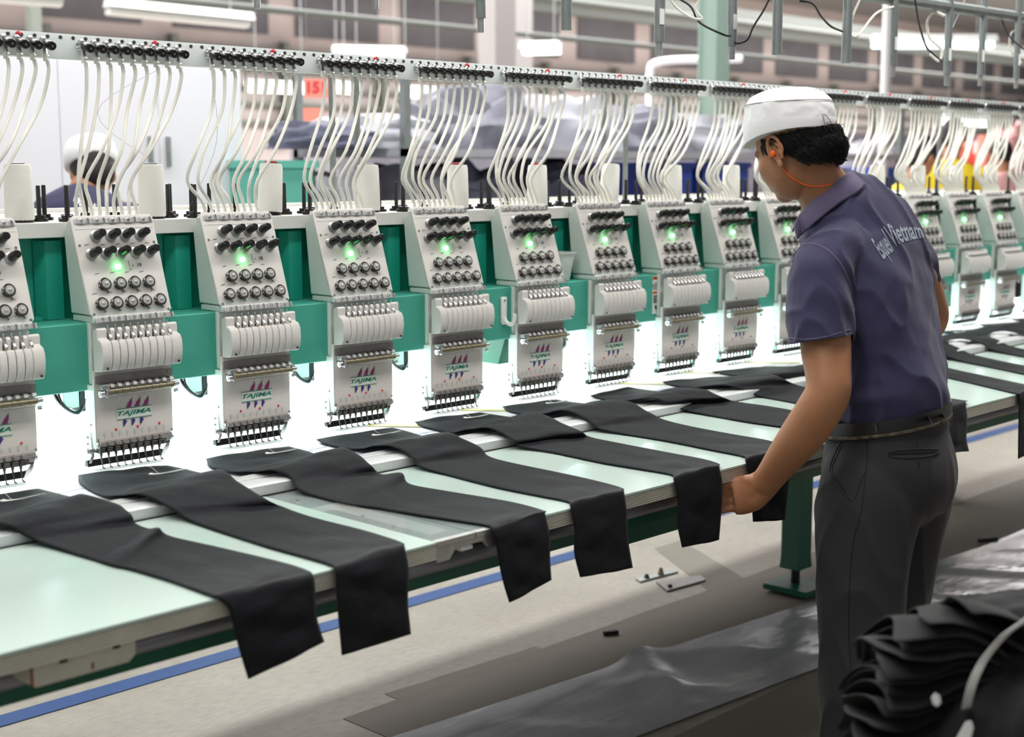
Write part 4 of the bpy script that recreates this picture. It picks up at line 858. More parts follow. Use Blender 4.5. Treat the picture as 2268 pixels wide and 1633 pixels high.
# long two level rack wrapped in clear film, with bundles
RK = 5.6; rk = thing('storage_rack', 'long pale two level rack behind the machine loaded with wrapped garments', 'rack', (7.4, RK, 0)); O = (7.4, RK, 0)
MB().box(4.7, 9.6, 5.3, 6.2, 1.55, 1.59).build('upper_shelf', 'heap_pale', rk, O, smooth=0)
MB().box(4.7, 9.6, 5.3, 6.2, 1.12, 1.16).build('lower_shelf', 'heap_pale', rk, O, smooth=0)
for x in (4.72, 6.8, 9.55):
    for y in (5.32, 6.18): MB().box(x - .02, x + .02, y - .02, y + .02, 0, 2.0).build('post', 'galvanised', rk, O, smooth=0)
MB().box(4.6, 9.7, 5.25, 6.3, 0.3, 1.10).build('side_panel', 'heap_pale', rk, O, smooth=0)
def hp(x0, x1, yt, yb, m, label, seed, Y=5.75, dy=.35, name='garment_heap', rough=.16):
    a = onY(x0, yb, Y); b_ = onY(x1, yb, Y); t = onY((x0 + x1) / 2, yt, Y); w_ = (b_.x - a.x) * .07; heap(a.x + w_, b_.x - w_, Y - dy, Y + dy, {1: 1.592, 0: 1.162}[1 if yb < 340 else 0], t.z if yb < 340 else min(t.z, 1.50), m, label, seed, 'wrapped garment piles on the far rack', rough, name)
hp(640, 780, 268, 330, 'heap_dark', 'dark grey bundle on the upper rack shelf left, below the sign', 1)
hp(700, 935, 258, 330, 'heap_pale', 'pale wrapped bundle on the upper rack shelf right of the sign', 2)
hp(900, 1165, 202, 330, 'heap_grey', 'tallest purple grey bundle on the upper rack shelf', 3, rough=.25)
hp(1150, 1330, 215, 330, 'heap_pale', 'pale plastic covered bundle right of the tallest bundle', 4)
hp(1290, 1480, 240, 330, 'heap_grey', 'grey bundle at the right end of the upper rack shelf', 5)
hp(1450, 1620, 255, 330, 'heap_pale', 'pale bundle on the upper shelf beside the green column', 15)
hp(640, 790, 385, 470, 'heap_pale', 'white folded cloth pile on the lower rack shelf', 6)
hp(800, 960, 375, 470, 'heap_grey', 'grey pile on the lower rack shelf above head 16', 7)
hp(900, 1130, 362, 470, 'heap_dark', 'large dark pile on the lower rack shelf above head 15', 8, rough=.3)
hp(1110, 1290, 372, 470, 'heap_dark', 'dark pile on the lower rack shelf above head 14', 9, rough=.3)
def bin_(x0, x1, yt, yb, Y, m, label, cat='bin', name='storage_bin', dy=.3):
    a = onY(x0, yb, Y); b_ = onY(x1, yt, Y); x0, x1, z0, z1 = a.x, b_.x, (1.063 if Y > 7 else 1.162), b_.z
    root = thing(name, label, cat, ((x0 + x1) / 2, Y, z0)); O = ((x0 + x1) / 2, Y, z0)
    mb = MB(); mb.box(x0, x1, Y - dy, Y + dy, z0, z0 + .01); mb.box(x0, x1, Y - dy, Y - dy + .01, z0, z1); mb.box(x0, x1, Y + dy - .01, Y + dy, z0, z1); mb.box(x0, x0 + .01, Y - dy, Y + dy, z0, z1); mb.box(x1 - .01, x1, Y - dy, Y + dy, z0, z1)
    mb.build('bin_wall', m, root, O, smooth=0)
    r_ = MB(); r_.box(x0 - .015, x1 + .015, Y - dy - .015, Y - dy + .012, z1 - .03, z1 + .005); r_.box(x0 - .015, x1 + .015, Y + dy - .012, Y + dy + .015, z1 - .03, z1 + .005); r_.box(x0 - .015, x0 + .012, Y - dy, Y + dy, z1 - .03, z1 + .005); r_.box(x1 - .012, x1 + .015, Y - dy, Y + dy, z1 - .03, z1 + .005)
    r_.build('bin_rim', m, root, O, smooth=0); return root
bin_(560, 640, 358, 405, 5.6, 'teal', 'teal bin on the far rack between the cupboard and the white pile', dy=.2)
bin_(1380, 1452, 362, 408, 5.75, 'bin_blue', 'blue bin on the far rack, left of the two')
bin_(1470, 1575, 362, 412, 5.75, 'bin_blue', 'wide blue bin on the far rack just left of the green column')
tb = thing('work_table', 'far grey work table with goods beyond the worker at the right', 'table', (13.6, 8.6, 0)); O = (13.6, 8.6, 0)
MB().box(9.6, 19.6, 7.4, 9.85, 1.02, 1.06).build('table_top', 'heap_pale', tb, O, smooth=0)
MB().box(9.7, 19.5, 7.5, 9.8, 0, 1.02).build('table_base', 'heap_grey', tb, O, smooth=0)
for i, (x0, x1, yt, yb, m, lb_) in enumerate([(1880, 1935, 358, 404, 'bin_blue', 'dark blue bin just right of the worker neck'), (1970, 1998, 380, 420, 'bin_blue', 'blue bin left of the yellow clothed person'), (2195, 2222, 372, 410, 'bin_blue', 'blue bin near the right edge behind the tubes')]):
    bin_(x0, x1, yt + 14, yb + 10, 7.9, m, lb_)
def hp2(x0, x1, yt, yb, m, label, seed, Y):
    a = onY(x0, yb, Y); b_ = onY(x1, yb, Y); t = onY((x0 + x1) / 2, yt, Y); dy = .13 if x1 - x0 < 60 else .3; heap(a.x, b_.x, Y - dy, Y + dy, 1.062, t.z, m, label, seed, 'goods on far tables at the right', .1)
hp2(1860, 1965, 320, 400, 'heap_pale', 'pale grey goods directly right of the white cap', 21, 9.4)
hp2(1940, 2040, 330, 410, 'heap_grey', 'grey goods left of the yellow clothed person', 22, 9.6)
hp2(2110, 2155, 325, 362, 'cloth_coral', 'coral red cloth stack right of the dark haired person', 23, 8.2)
hp2(2145, 2200, 318, 400, 'cloth_pink', 'pink cloth pile near the right edge', 24, 8.6)
hp2(2205, 2290, 280, 380, 'cloth_pink', 'large pink cloth pile cut by the right edge', 25, 9.5)
hp2(2170, 2205, 300, 360, 'cloth_coral', 'small orange red cloth pile between the pink piles', 26, 7.9)
gd = MB().box(8.0, 22, 9.9, 10.6, 1.2, 1.95).build('far_cabinet', 'heap_pale', O=(15, 10.2, 1.2), smooth=0)
gd2 = thing('far_counter', 'pale far counter behind the goods at the right', 'counter', (15, 10.2, 0)); gd.parent = gd2; gd.location = (0, 0, 1.2); gd.name = 'counter_top'
MB().box(8.1, 21.9, 10, 10.5, 0, 1.2).build('counter_base', 'heap_grey', gd2, (15, 10.2, 0), smooth=0)
# ------------------------------------------------------------------ people
from mathutils import noise
from mathutils.bvhtree import BVHTree
DZ, KS = .17, 1.056
LFT = Vector((-.69706533, .71700762, 0)); AWY = Vector((.71700762, .69706533, 0)); UP = Vector((0, 0, 1)); FWD = Vector((.70991134, .69016642, -.14034316)); IUP = Vector((.10062712, .09782835, .99010292))
def fdir(phi): c, s = math.cos(R_(phi)), math.sin(R_(phi)); return LFT * c + AWY * s
def sdir(phi): c, s = math.cos(R_(phi)), math.sin(R_(phi)); return AWY * c - LFT * s
def limb(mb, pts, n=20, sq=1.0, F=3150):
    """pts: (px, py, depth, half width in px, half depth in m) along the limb; real round cross sections across its axis"""
    pts = [(x, y, D + DZ, w, d * KS) for x, y, D, w, d in pts]; C_ = [dep(x, y, D) for x, y, D, w, d in pts]; rings = []
    Pk = catmull(C_, 4); W = catmull([(w * D / F, d, 0) for x, y, D, w, d in pts], 4)
    for i, c in enumerate(Pk):
        t = (Pk[min(i + 1, len(Pk) - 1)] - Pk[max(i - 1, 0)]).normalized()
        view = FWD - t * FWD.dot(t); view.normalize(); lat = t.cross(view)
        rings.append([c + lat * (math.cos(2 * math.pi * k / n) * W[i].x) + view * (math.sin(2 * math.pi * k / n) * W[i].y) for k in range(n)])
    mb.loft(rings)
def trunk(mb, pts, n=36, k=6, pw=.85):
    """pts: (px, py, depth, half width a, half depth b, facing phi)"""
    C_ = catmull([dep(p[0], p[1], p[2] + DZ) for p in pts], k); W = catmull([(p[3] * KS, p[4] * KS, p[5] / 100) for p in pts], k); rings = []
    for i, c in enumerate(C_):
        t = (C_[min(i + 1, len(C_) - 1)] - C_[max(i - 1, 0)]).normalized(); ph = W[i].z * 100
        s_ = sdir(ph); s_ = (s_ - t * s_.dot(t)).normalized(); f_ = s_.cross(t)
        if f_.dot(fdir(ph)) < 0: f_ = -f_
        row = []
        for q in range(n):
            a = 2 * math.pi * q / n; ca, sa = math.cos(a), math.sin(a)
            row.append(c + s_ * (math.copysign(abs(ca) ** pw, ca) * W[i].x) + f_ * (math.copysign(abs(sa) ** pw, sa) * W[i].y))
        rings.append(row)
    mb.loft(rings)
def ell(mb, c, ax, n=20, m=14):
    """ellipsoid with axis vectors ax (already scaled)"""
    o = MB(); o.sphere((0, 0, 0), 1, n=n, m=m); mb.add([Vector(c) + ax[0] * v.x + ax[1] * v.y + ax[2] * v.z for v in o.v], o.f)
def bake(o, vox=.006, it=4, fac=.5, disp=None):
    md = o.modifiers.new('r', 'REMESH'); md.mode = 'VOXEL'; md.voxel_size = vox; md.use_smooth_shade = True
    if it: s_ = o.modifiers.new('s', 'SMOOTH'); s_.factor = fac; s_.iterations = it
    bpy.context.view_layer.update(); dg = bpy.context.evaluated_depsgraph_get()
    me = bpy.data.meshes.new_from_object(o.evaluated_get(dg)); me.name = o.data.name; mt = list(o.data.materials)
    o.modifiers.clear(); o.data = me; me.materials.clear(); [me.materials.append(q) for q in mt]
    if disp:
        nn = [v.normal.copy() for v in me.vertices]
        for v, q in zip(me.vertices, nn): v.co += q * disp(v.co, q)
    me.polygons.foreach_set('use_smooth', [True] * len(me.polygons)); me.update()
    return o
def bvh(o):
    me = o.data; return BVHTree.FromPolygons([v.co + o_off(o) for v in me.vertices], [tuple(p.vertices) for p in me.polygons])
def o_off(o):
    v = o.location.copy(); q = o.parent
    while q: v += q.location; q = q.parent
    return v
def hit(b_, x, y, off=.0):
    d = px_dir(x, y).normalized(); r = b_.ray_cast(CAM, d)
    if r[0] is None: return None
    nrm = r[1] if r[1].dot(d) < 0 else -r[1]
    return r[0] + nrm * off
def on_tube(b_, pxs, r, name, m, parent, O, off=.0005, k=5, n=6, flat=1, off2=None):
    P_ = []
    q = catmull([(x, y, 0) for x, y in pxs], k)
    for p in q:
        h_ = hit(b_, p.x, p.y, off)
        if h_: P_.append(h_)
    if len(P_) > 1: return MB().tube(P_, r, n).build(name, m, parent, O)
W_ = thing('person', 'worker in white cap, navy polo shirt and grey trousers holding the cloth edge', 'person', tuple(dep(1960, 1000, 3.08 + DZ).xy) + (0,))
WO = W_.location.copy()
DD = 3.0
# --- body: head, neck, arms, hands as one continuous skin
bm_ = MB()
HP = 43  # head turned away from the image plane
hf = fdir(HP); hs = sdir(HP); pitch = R_(22)
hfw = (hf * math.cos(pitch) - UP * math.sin(pitch)).normalized(); hup = (UP * math.cos(pitch) + hf * math.sin(pitch)).normalized()
hc = dep(1764, 300, 3.02 + DZ)
def hE(m_, f_, s2, u_, rf, rs, ru): ell(m_, hc + (hfw * f_ + hs * s2 + hup * u_) * KS, (hfw * rf * KS, hs * rs * KS, hup * ru * KS))
hE(bm_, 0, 0, 0, .092, .076, .098)
hE(bm_, .034, 0, -.048, .066, .067, .080)      # face
hE(bm_, .036, 0, -.086, .052, .052, .042)      # jaw
hE(bm_, .066, 0, -.106, .022, .024, .019)      # chin
hE(bm_, .092, 0, -.050, .018, .012, .022)      # nose
hE(bm_, .086, 0, -.080, .011, .022, .007); hE(bm_, .085, 0, -.089, .011, .020, .007)   # lips
hE(bm_, .078, 0, -.010, .018, .050, .012)      # brow
for sg_ in (-1, 1): hE(bm_, .058, .036 * sg_, -.048, .030, .026, .030)   # cheeks
limb(bm_, [(1772, 330, 3.02, 62, .055), (1800, 385, 3.03, 60, .056), (1826, 425, 3.05, 60, .060), (1850, 465, 3.08, 76, .085), (1875, 520, 3.10, 90, .10), (1910, 620, 3.1, 100, .12), (1940, 760, 3.1, 95, .11), (1962, 900, 3.1, 100, .12), (1966, 1020, 3.1, 120, .13), (1960, 1100, 3.1, 100, .12)])
# near (left) arm
limb(bm_, [(1850, 560, 2.98, 42, .045), (1822, 610, 2.94, 52, .05), (1826, 700, 2.91, 55, .052), (1829, 770, 2.89, 56, .050), (1834, 825, 2.87, 51, .046), (1834, 868, 2.86, 50, .045), (1812, 912, 2.868, 51, .044), (1778, 962, 2.895, 49, .042), (1742, 1008, 2.93, 42, .036), (1712, 1048, 2.962, 35, .029), (1690, 1076, 2.985, 32, .026)])
ell(bm_, dep(1868, 872, 2.86 + DZ), (LFT * .014, UP * .022, FWD * .018))
# far (right) arm
limb(bm_, [(2010, 560, 3.24, 40, .05), (2040, 610, 3.28, 34, .048), (2058, 660, 3.31, 33, .044), (2067, 706, 3.33, 33, .040), (2045, 745, 3.30, 28, .036), (1990, 790, 3.22, 25, .032), (1930, 830, 3.14, 22, .027)])
limb(bm_, [(1945, 820, 3.15, 20, .026), (1900, 850, 3.1, 26, .014), (1870, 868, 3.06, 24, .012)])
# near hand: palm and five separate fingers curling round the cloth edge
limb(bm_, [(1700, 1066, 2.98, 33, .026), (1676, 1084, 2.995, 38, .025), (1650, 1096, 3.005, 43, .023), (1624, 1100, 3.01, 42, .019)])
FG = [((1628, 1072), (1598, 1070), (1572, 1078), (1560, 1090)), ((1624, 1090), (1588, 1090), (1560, 1098), (1546, 1110)), ((1624, 1108), (1590, 1112), (1562, 1120), (1550, 1130)), ((1632, 1124), (1602, 1130), (1582, 1138), (1572, 1144))]
for i, f_ in enumerate(FG):
    r = (10.5, 11, 10.5, 9)[i]; limb(bm_, [(x, y, 3.010 - .002 * k, r - k * .9, .0088 - .0006 * k) for k, (x, y) in enumerate(f_)], n=12)
limb(bm_, [(1688, 1073, 2.985, 20, .018), (1668, 1067, 2.985, 17, .015), (1645, 1065, 3.0, 13, .012), (1618, 1070, 3.005, 11, .010), (1598, 1076, 3.0, 9, .009)], n=12)   # thumb, leaving the side of the palm
limb(bm_, [(1690, 1090, 2.985, 24, .018), (1668, 1108, 2.995, 26, .018), (1645, 1118, 3.005, 22, .015)], n=12)   # heel of the palm
# far hand fingers
for i in range(4): limb(bm_, [(1876 - i * 3, 858 + i * 9, 3.06, 9, .009), (1858 - i * 3, 868 + i * 9, 3.05, 8.5, .008), (1846 - i * 2, 882 + i * 8, 3.045, 7.5, .007)], n=10)
limb(bm_, [(1905, 840, 3.08, 10, .01), (1880, 842, 3.05, 9, .009)], n=10)
body = bm_.build('body', 'skin', W_, WO, recalc=False); bake(body, .0036, 5)
body['label'] = 'bare arms, neck and bowed face'
# ear
def ear(c, up, fw, out):
    E_ = MB(); rim = []
    for k in range(15):
        a = R_(-70 + k * 20.5); rx = .0175 if math.sin(a) > -.3 else .012; ry = .034
        rim.append(c + up * (math.sin(a) * ry * (1 if math.sin(a) > 0 else .95)) - fw * (math.cos(a) * rx) + out * (.008 + .003 * math.cos(a)))
    E_.tube(catmull(rim[1:-1], 3), .0042, 8)
    ell(E_, c - up * .030 + out * .006 + fw * .002, (fw * .007, up * .010, out * .005)); ell(E_, c + out * .003, (fw * .014, up * .028, out * .004))
    inner = [c + up * .016 - fw * .006 + out * .009, c + up * .004 - fw * .011 + out * .010, c - up * .012 - fw * .006 + out * .009]; E_.tube(catmull(inner, 4), .003, 8)
    return E_
bodyb = bvh(body)
eh = hit(bodyb, 1722, 335) or dep(1722, 335, 2.95)
eup = (hup * math.cos(.20) + hfw * math.sin(.10)).normalized()
e = ear(eh + (-hs) * .004, eup, (hfw - eup * hfw.dot(eup)).normalized(), (-hs - hfw * .35).normalized()).build('ear', 'skin', W_, WO, recalc=False); bake(e, .0016, 3)
# eye corner and brow barely seen
_q = [h_ for h_ in (hit(bodyb, 1670, 350, .001), hit(bodyb, 1672, 356, .0012), hit(bodyb, 1674, 360, .0012)) if h_]
if len(_q) > 1: MB().tube(_q, .0012, 5).build('eyelash', 'hair', W_, WO)
# earplug on an orange cord
ep = hit(bodyb, 1720, 340) or dep(1720, 340, 2.95); ep = ep - hs * .010
pg = thing('ear_plug', 'orange ear plug with an orange cord round the worker neck', 'ear plug', tuple(ep)); PO = ep.copy()
MB().tube([ep + hs * .006, ep - hs * .002, ep - hs * .006 - UP * .001, ep - hs * .010 - UP * .002], [.0052, .0062, .0072, .0045], 14).build('plug', 'orange', pg, PO)
cp_ = []
for x, y in [(1720, 345), (1727, 362), (1740, 380), (1758, 396), (1778, 407), (1800, 412), (1824, 411), (1842, 408)]:
    h_ = hit(bodyb, x, y, .0025); cp_.append(h_ if h_ else dep(x, y, 2.96 + DZ))
cp_[0] = ep - hs * .008
MB().tube(catmull(cp_, 5), .0015, 8).build('cord', 'orange', pg, PO)
# --- shirt
def shirt_disp(co, nr):
    p = co
    a = noise.noise(Vector((p.x * 9, p.y * 9, p.z * 3.2))) ; b_ = 1 - abs(noise.noise(Vector((p.x * 13 + p.z * 5, p.y * 13, p.z * 4 + 9)))) * 2.2
    up_ = max(0, min(1, (p.z - 1.0) / .5))
    return .005 * a + .0075 * max(0, b_) ** 2 + .004 * max(0, 1 - 2.6 * abs(noise.noise(Vector((p.x * 8 - p.z * 6, p.y * 8, p.z * 2.2 + 4))))) - .003 + (1 - up_) * .007 * (noise.noise(Vector((p.x * 7 + 3, p.y * 7, p.z * 22 + p.x * 6))))
sm = MB()
trunk(sm, [(1962, 945, 3.08, .150, .108, 25), (1965, 915, 3.08, .160, .120, 25), (1966, 880, 3.08, .168, .128, 26), (1962, 838, 3.08, .164, .122, 29), (1952, 775, 3.08, .163, .116, 33), (1932, 700, 3.08, .174, .118, 38), (1914, 630, 3.08, .186, .118, 42), (1903, 570, 3.08, .190, .110, 45), (1890, 520, 3.08, .176, .098, 45), (1872, 475, 3.07, .136, .082, 44), (1852, 440, 3.06, .092, .068, 40), (1838, 418, 3.05, .064, .058, 38)])
limb(sm, [(1872, 540, 3.00, 60, .065), (1836, 575, 2.95, 66, .068), (1818, 625, 2.925, 70, .070), (1815, 690, 2.905, 71, .067), (1816, 752, 2.89, 71, .066), (1817, 790, 2.88, 71, .066)])
limb(sm, [(1990, 540, 3.22, 50, .06), (2024, 580, 3.27, 44, .062), (2036, 625, 3.29, 40, .058)])
shirt = sm.build('polo_shirt', 'shirt_navy', W_, WO, recalc=False); bake(shirt, .0052, 4, disp=shirt_disp)
import bmesh
_p1, _p2 = dep(1744, 762, 2.89 + DZ), dep(1886, 741, 2.89 + DZ); _ac = dep(1816, 752, 2.89 + DZ); _dn = (_p2 - _p1).cross(FWD).normalized()
if _dn.z > 0: _dn = -_dn
b2 = bmesh.new(); b2.from_mesh(shirt.data); bmesh.ops.bisect_plane(b2, geom=[g for g in list(b2.verts) + list(b2.edges) + list(b2.faces) if ((g.co if hasattr(g, 'co') else sum((v.co for v in g.verts), Vector()) / len(g.verts)) + WO - _ac).length < .125 and ((g.co if hasattr(g, 'co') else g.verts[0].co) + WO - _ac).dot(sdir(45)) < .062], plane_co=_ac - WO, plane_no=_dn)
bmesh.ops.delete(b2, geom=[v for v in b2.verts if (v.co + WO - _ac).dot(_dn) > .0005 and (v.co + WO - _ac).length < .13 and -(v.co + WO - _ac).dot(LFT) < .069 and (v.co + WO - _ac).dot(sdir(45)) < .085], context='VERTS'); b2.to_mesh(shirt.data); b2.free(); shirt.data.update()
md = shirt.modifiers.new('solid', 'SOLIDIFY'); md.thickness = .0022; md.offset = -1; shirt['label'] = 'faded navy polo shirt with grey lettering across the back'
shb = bvh(shirt)
# collar: folded band round the neck
cl = MB(); rings = []
cpts = [(1770, 498, 1783, 545), (1762, 505, 1768, 530), (1775, 478, 1768, 512), (1800, 450, 1790, 500), (1830, 420, 1815, 473), (1862, 398, 1850, 452), (1882, 385, 1895, 432), (1895, 380, 1918, 418)]
cpts = [(1757, 505, 1765, 530), (1770, 478, 1782, 522), (1792, 452, 1806, 498), (1822, 425, 1838, 474), (1852, 402, 1868, 450), (1872, 388, 1895, 430), (1888, 380, 1914, 412)]
top_ = []; bot_ = []
for (x0, y0, x1, y1) in cpts:
    b0 = hit(shb, x1, y1, .007) or dep(x1, y1, 2.98 + DZ); t0 = hit(shb, x0, y0, .010)
    t0 = dep(x0, y0, (b0 - CAM).dot(FWD) + (.012)) ; top_.append(t0); bot_.append(b0)
cr = []
Tt, Bb = catmull(top_, 5), catmull(bot_, 5)

for a, b_ in zip(Tt, Bb):
    m_ = a.lerp(b_, .5) - FWD * .006; cr.append([a + FWD * .012 - UP * .012, a + FWD * .003, a, a.lerp(b_, .25) - FWD * .004, m_, b_ - FWD * .002, b_ + FWD * .004])
cl.loft(cr, cap=False, closed=False); col = cl.build('collar', 'shirt_worn', W_, WO); md = col.modifiers.new('solid', 'SOLIDIFY'); md.thickness = .0035; md.offset = 0; md = col.modifiers.new('sub', 'SUBSURF'); md.levels = 1; md.render_levels = 1
# far side of the collar, closing behind the neck
cl = MB(); arc = []
a0 = top_[-1]; for_ = [(0, 0), (.03, .05), (.02, .10), (-.03, .12), (-.09, .09)]
for k, (l_, aw) in enumerate(for_): c = a0 + LFT * (-l_ + .0) * -1 * 0 + LFT * (l_ * 1.2) + AWY * aw - UP * (.006 * k * k * .6); arc.append([c - UP * .0, c - UP * .025 - LFT * .008 + AWY * .006])
cl.loft(arc, cap=False, closed=False); o = cl.build('collar', 'shirt_worn', W_, WO); md = o.modifiers.new('solid', 'SOLIDIFY'); md.thickness = .004; md = o.modifiers.new('sub', 'SUBSURF'); md.levels = 2; md.render_levels = 2
on_tube(shb, [(1752, 600), (1760, 560), (1790, 540), (1830, 552), (1865, 590), (1885, 640), (1893, 690)], .0014, 'armhole_seam', 'shirt_worn', shirt, WO, .0002)
on_tube(shb, [(1748, 748), (1780, 752), (1830, 746), (1884, 730)], .0010, 'sleeve_hem', 'shirt_worn', shirt, WO, .0002)
# lettering printed across the back, following the shirt
def curve_at(c, u):
    x = u * (len(c) - 1); i = min(int(x), len(c) - 2); t = x - i; return (c[i][0] * (1 - t) + c[i + 1][0] * t, c[i][1] * (1 - t) + c[i + 1][1] * t)
def zc(L_): return [(1850 + a * .245, 400 + b_ * .245) for a, b_ in L_]
botc = catmull([(x, y, 0) for x, y in zc([(432, 712), (455, 688), (480, 665), (515, 640), (545, 590), (600, 558), (660, 540), (725, 525), (800, 512)])], 6)
topc = catmull([(x, y, 0) for x, y in zc([(318, 536), (345, 515), (375, 485), (410, 450), (445, 405), (520, 385), (600, 372), (680, 372), (755, 392)])], 6)
import bmesh
def print_on(bv, words, botc, topc, parent, O, name, m, label=None, cap=.70):
    cu = bpy.data.curves.new('t', 'FONT'); cu.body = words; cu.size = 1; cu.offset = .022; cu.resolution_u = 3
    tmp = bpy.data.objects.new('t', cu); me = bpy.data.meshes.new_from_object(tmp); bpy.data.objects.remove(tmp)
    b2 = bmesh.new(); b2.from_mesh(me); bmesh.ops.subdivide_edges(b2, edges=[e_ for e_ in b2.edges if e_.calc_length() > .12], cuts=3); bmesh.ops.triangulate(b2, faces=b2.faces); b2.to_mesh(me); b2.free()
    xs = [v.co.x for v in me.vertices]; x0, x1 = min(xs), max(xs)
    for v in me.vertices:
        u = (v.co.x - x0) / (x1 - x0); h_ = v.co.y / cap
        bx_, by_ = curve_at([(p.x, p.y) for p in botc], u); tx_, ty_ = curve_at([(p.x, p.y) for p in topc], u)
        X_, Y_ = bx_ + (tx_ - bx_) * h_, by_ + (ty_ - by_) * h_
        q = hit(bv, X_, Y_, .0012)
        for dd in (6, 16, 30):
            if q is None: q = hit(bv, X_ - dd, Y_, .0012)
        v.co = (q or dep(X_, Y_, 3.2 + DZ)) - O
    me.materials.append(MATS[m]); o = bpy.data.objects.new(name, me); COL.objects.link(o); o.parent = parent
    if label: o['label'] = label
    return o
print_on(shb, 'Esquel Vietnam', botc, topc, shirt, WO, 'back_lettering', 'print_grey', 'grey printed words on the shirt back')
# --- trousers
def tr_disp(co, nr):
    p = co; k = .35 + .65 * min(1, max(0, (1.0 - p.z) / .5))
    a = noise.noise(Vector((p.x * 6, p.y * 6, p.z * 2.0 + 3))); b_ = 1 - abs(noise.noise(Vector((p.x * 9 + p.z * 3, p.y * 9, p.z * 2.6)))) * 2.4
    return k * (.006 * a + .006 * max(0, b_) ** 2) - .001
tm = MB()
trunk(tm, [(1962, 925, 3.08, .156, .122, 25), (1964, 950, 3.08, .160, .126, 25), (1966, 985, 3.08, .168, .133, 25), (1968, 1030, 3.08, .176, .140, 25), (1966, 1075, 3.08, .176, .138, 25), (1958, 1120, 3.08, .166, .118, 25), (1955, 1150, 3.08, .140, .090, 25), (1953, 1172, 3.08, .09, .05, 25)], pw=.95)
limb(tm, [(1945, 1000, 3.03, 96, .085), (1936, 1050, 3.01, 112, .095), (1925, 1110, 2.99, 116, .102), (1915, 1180, 2.98, 112, .10), (1909, 1280, 2.97, 101, .092), (1907, 1390, 2.96, 91, .085), (1893, 1490, 2.95, 77, .08), (1882, 1580, 2.95, 68, .078), (1880, 1700, 2.95, 64, .078), (1885, 1880, 2.95, 62, .08), (1890, 1925, 2.95, 60, .08)], n=28)
limb(tm, [(2010, 1000, 3.14, 80, .085), (2008, 1050, 3.17, 92, .095), (2003, 1110, 3.19, 96, .102), (1992, 1180, 3.20, 93, .10), (1978, 1280, 3.21, 88, .09), (1965, 1390, 3.22, 72, .085), (1958, 1490, 3.22, 68, .08), (1955, 1600, 3.22, 64, .078), (1952, 1760, 3.22, 60, .075), (1952, 1830, 3.22, 58, .075)], n=28)
trs = tm.build('trousers', 'trousers', W_, WO, recalc=False); bake(trs, .006, 9, disp=tr_disp); trs['label'] = 'dark grey woven trousers with welt pockets'
tb_ = bvh(trs)
on_tube(tb_, [(1918, 945), (1921, 1000), (1916, 1060), (1906, 1140), (1890, 1200), (1882, 1290), (1880, 1400), (1886, 1500), (1893, 1625)], .0009, 'side_seam', 'cloth_black', trs, WO, .0001)
on_tube(tb_, [(1873, 958), (1850, 1005), (1838, 1040), (1848, 1065), (1870, 1095), (1890, 1112)], .0016, 'slash_pocket', 'trousers', trs, WO, .0006)
on_tube(tb_, [(1876, 962), (1854, 1010), (1843, 1040), (1853, 1062), (1874, 1092)], .0012, 'slash_pocket', 'cloth_black', trs, WO, .0003)
on_tube(tb_, [(1920, 1038), (1905, 1070), (1893, 1108)], .0009, 'slash_pocket', 'cloth_black', trs, WO, .0002)
on_tube(tb_, [(1966, 1003), (1985, 999), (2020, 996), (2060, 995), (2079, 999), (2062, 1009), (2025, 1014), (1985, 1014), (1966, 1008)], .0014, 'welt_pocket', 'trousers', trs, WO, .001)
on_tube(tb_, [(1968, 1006), (2020, 1004), (2075, 1001)], .0016, 'welt_pocket', 'cloth_black', trs, WO, .0003)
on_tube(tb_, [(2018, 935), (2026, 965), (2032, 992)], .0008, 'dart_seam', 'cloth_black', trs, WO, .0001)
on_tube(tb_, [(2034, 1022), (2036, 1036)], .0014, 'buttonhole', 'cloth_black', trs, WO, .0002)
# belt: a band round the waist
def waist_pts(dy, grow, n=60):
    c = dep(1964, 925 + dy, 3.08 + DZ); t = (dep(1964, 900, 3.08) - dep(1962, 950, 3.08)).normalized(); s_ = sdir(25); f_ = fdir(25); up_tilt = R_(0)
    out = []
    for q in range(n):
        a = 2 * math.pi * q / n; ca, sa = math.cos(a), math.sin(a)
        v = s_ * (math.copysign(abs(ca) ** .95, ca) * (.168 + grow)) + f_ * (math.copysign(abs(sa) ** .95, sa) * (.132 + grow)); v.z -= .19 * v.dot(f_)   # waist line drops to the front
        out.append(c + v)
    return out
bt = MB(); bt.loft([waist_pts(18, .004), waist_pts(18, .0085), waist_pts(0, .0095), waist_pts(-17, .0085), waist_pts(-17, .004)], cap=False)
belt = bt.build('belt', 'belt', W_, WO); belt['label'] = 'worn black leather belt with scuffed edge'
bt = MB(); bt.loft([waist_pts(17, .0087), waist_pts(12, .0098), waist_pts(11, .0088)], cap=False); bt.build('scuffed_edge', 'belt_worn', belt, WO)
bt = MB(); bt.loft([waist_pts(42, .001), waist_pts(30, .004), waist_pts(19, .006), waist_pts(16, .003)], cap=False); bt.build('waistband', 'trousers', W_, WO)
beltb = bvh(belt)
for (xa, ya, xb_, yb_) in ((1928, 912, 1940, 952), (2042, 893, 2054, 938), (2072, 882, 2086, 932)):
    mbx = MB(); A0 = hit(beltb, xa + 3, ya + 10, .0055); B0 = hit(beltb, xb_ - 1, yb_ - 10, .0055)
    if A0 and B0:
        d_ = (B0 - A0); rt = d_.cross(FWD).normalized() * .0055; fo = -FWD * .0015; L3 = [A0 - d_ * .45 - fo * 3, A0 - d_ * .4, A0, B0, B0 + d_ * .4, B0 + d_ * .45 - fo * 3]
        mbx.loft([[p - rt, p + rt, p + rt + fo, p - rt + fo] for p in L3]); mbx.build('belt_loop', 'loop_cloth', trs, WO, bevel=.0008)
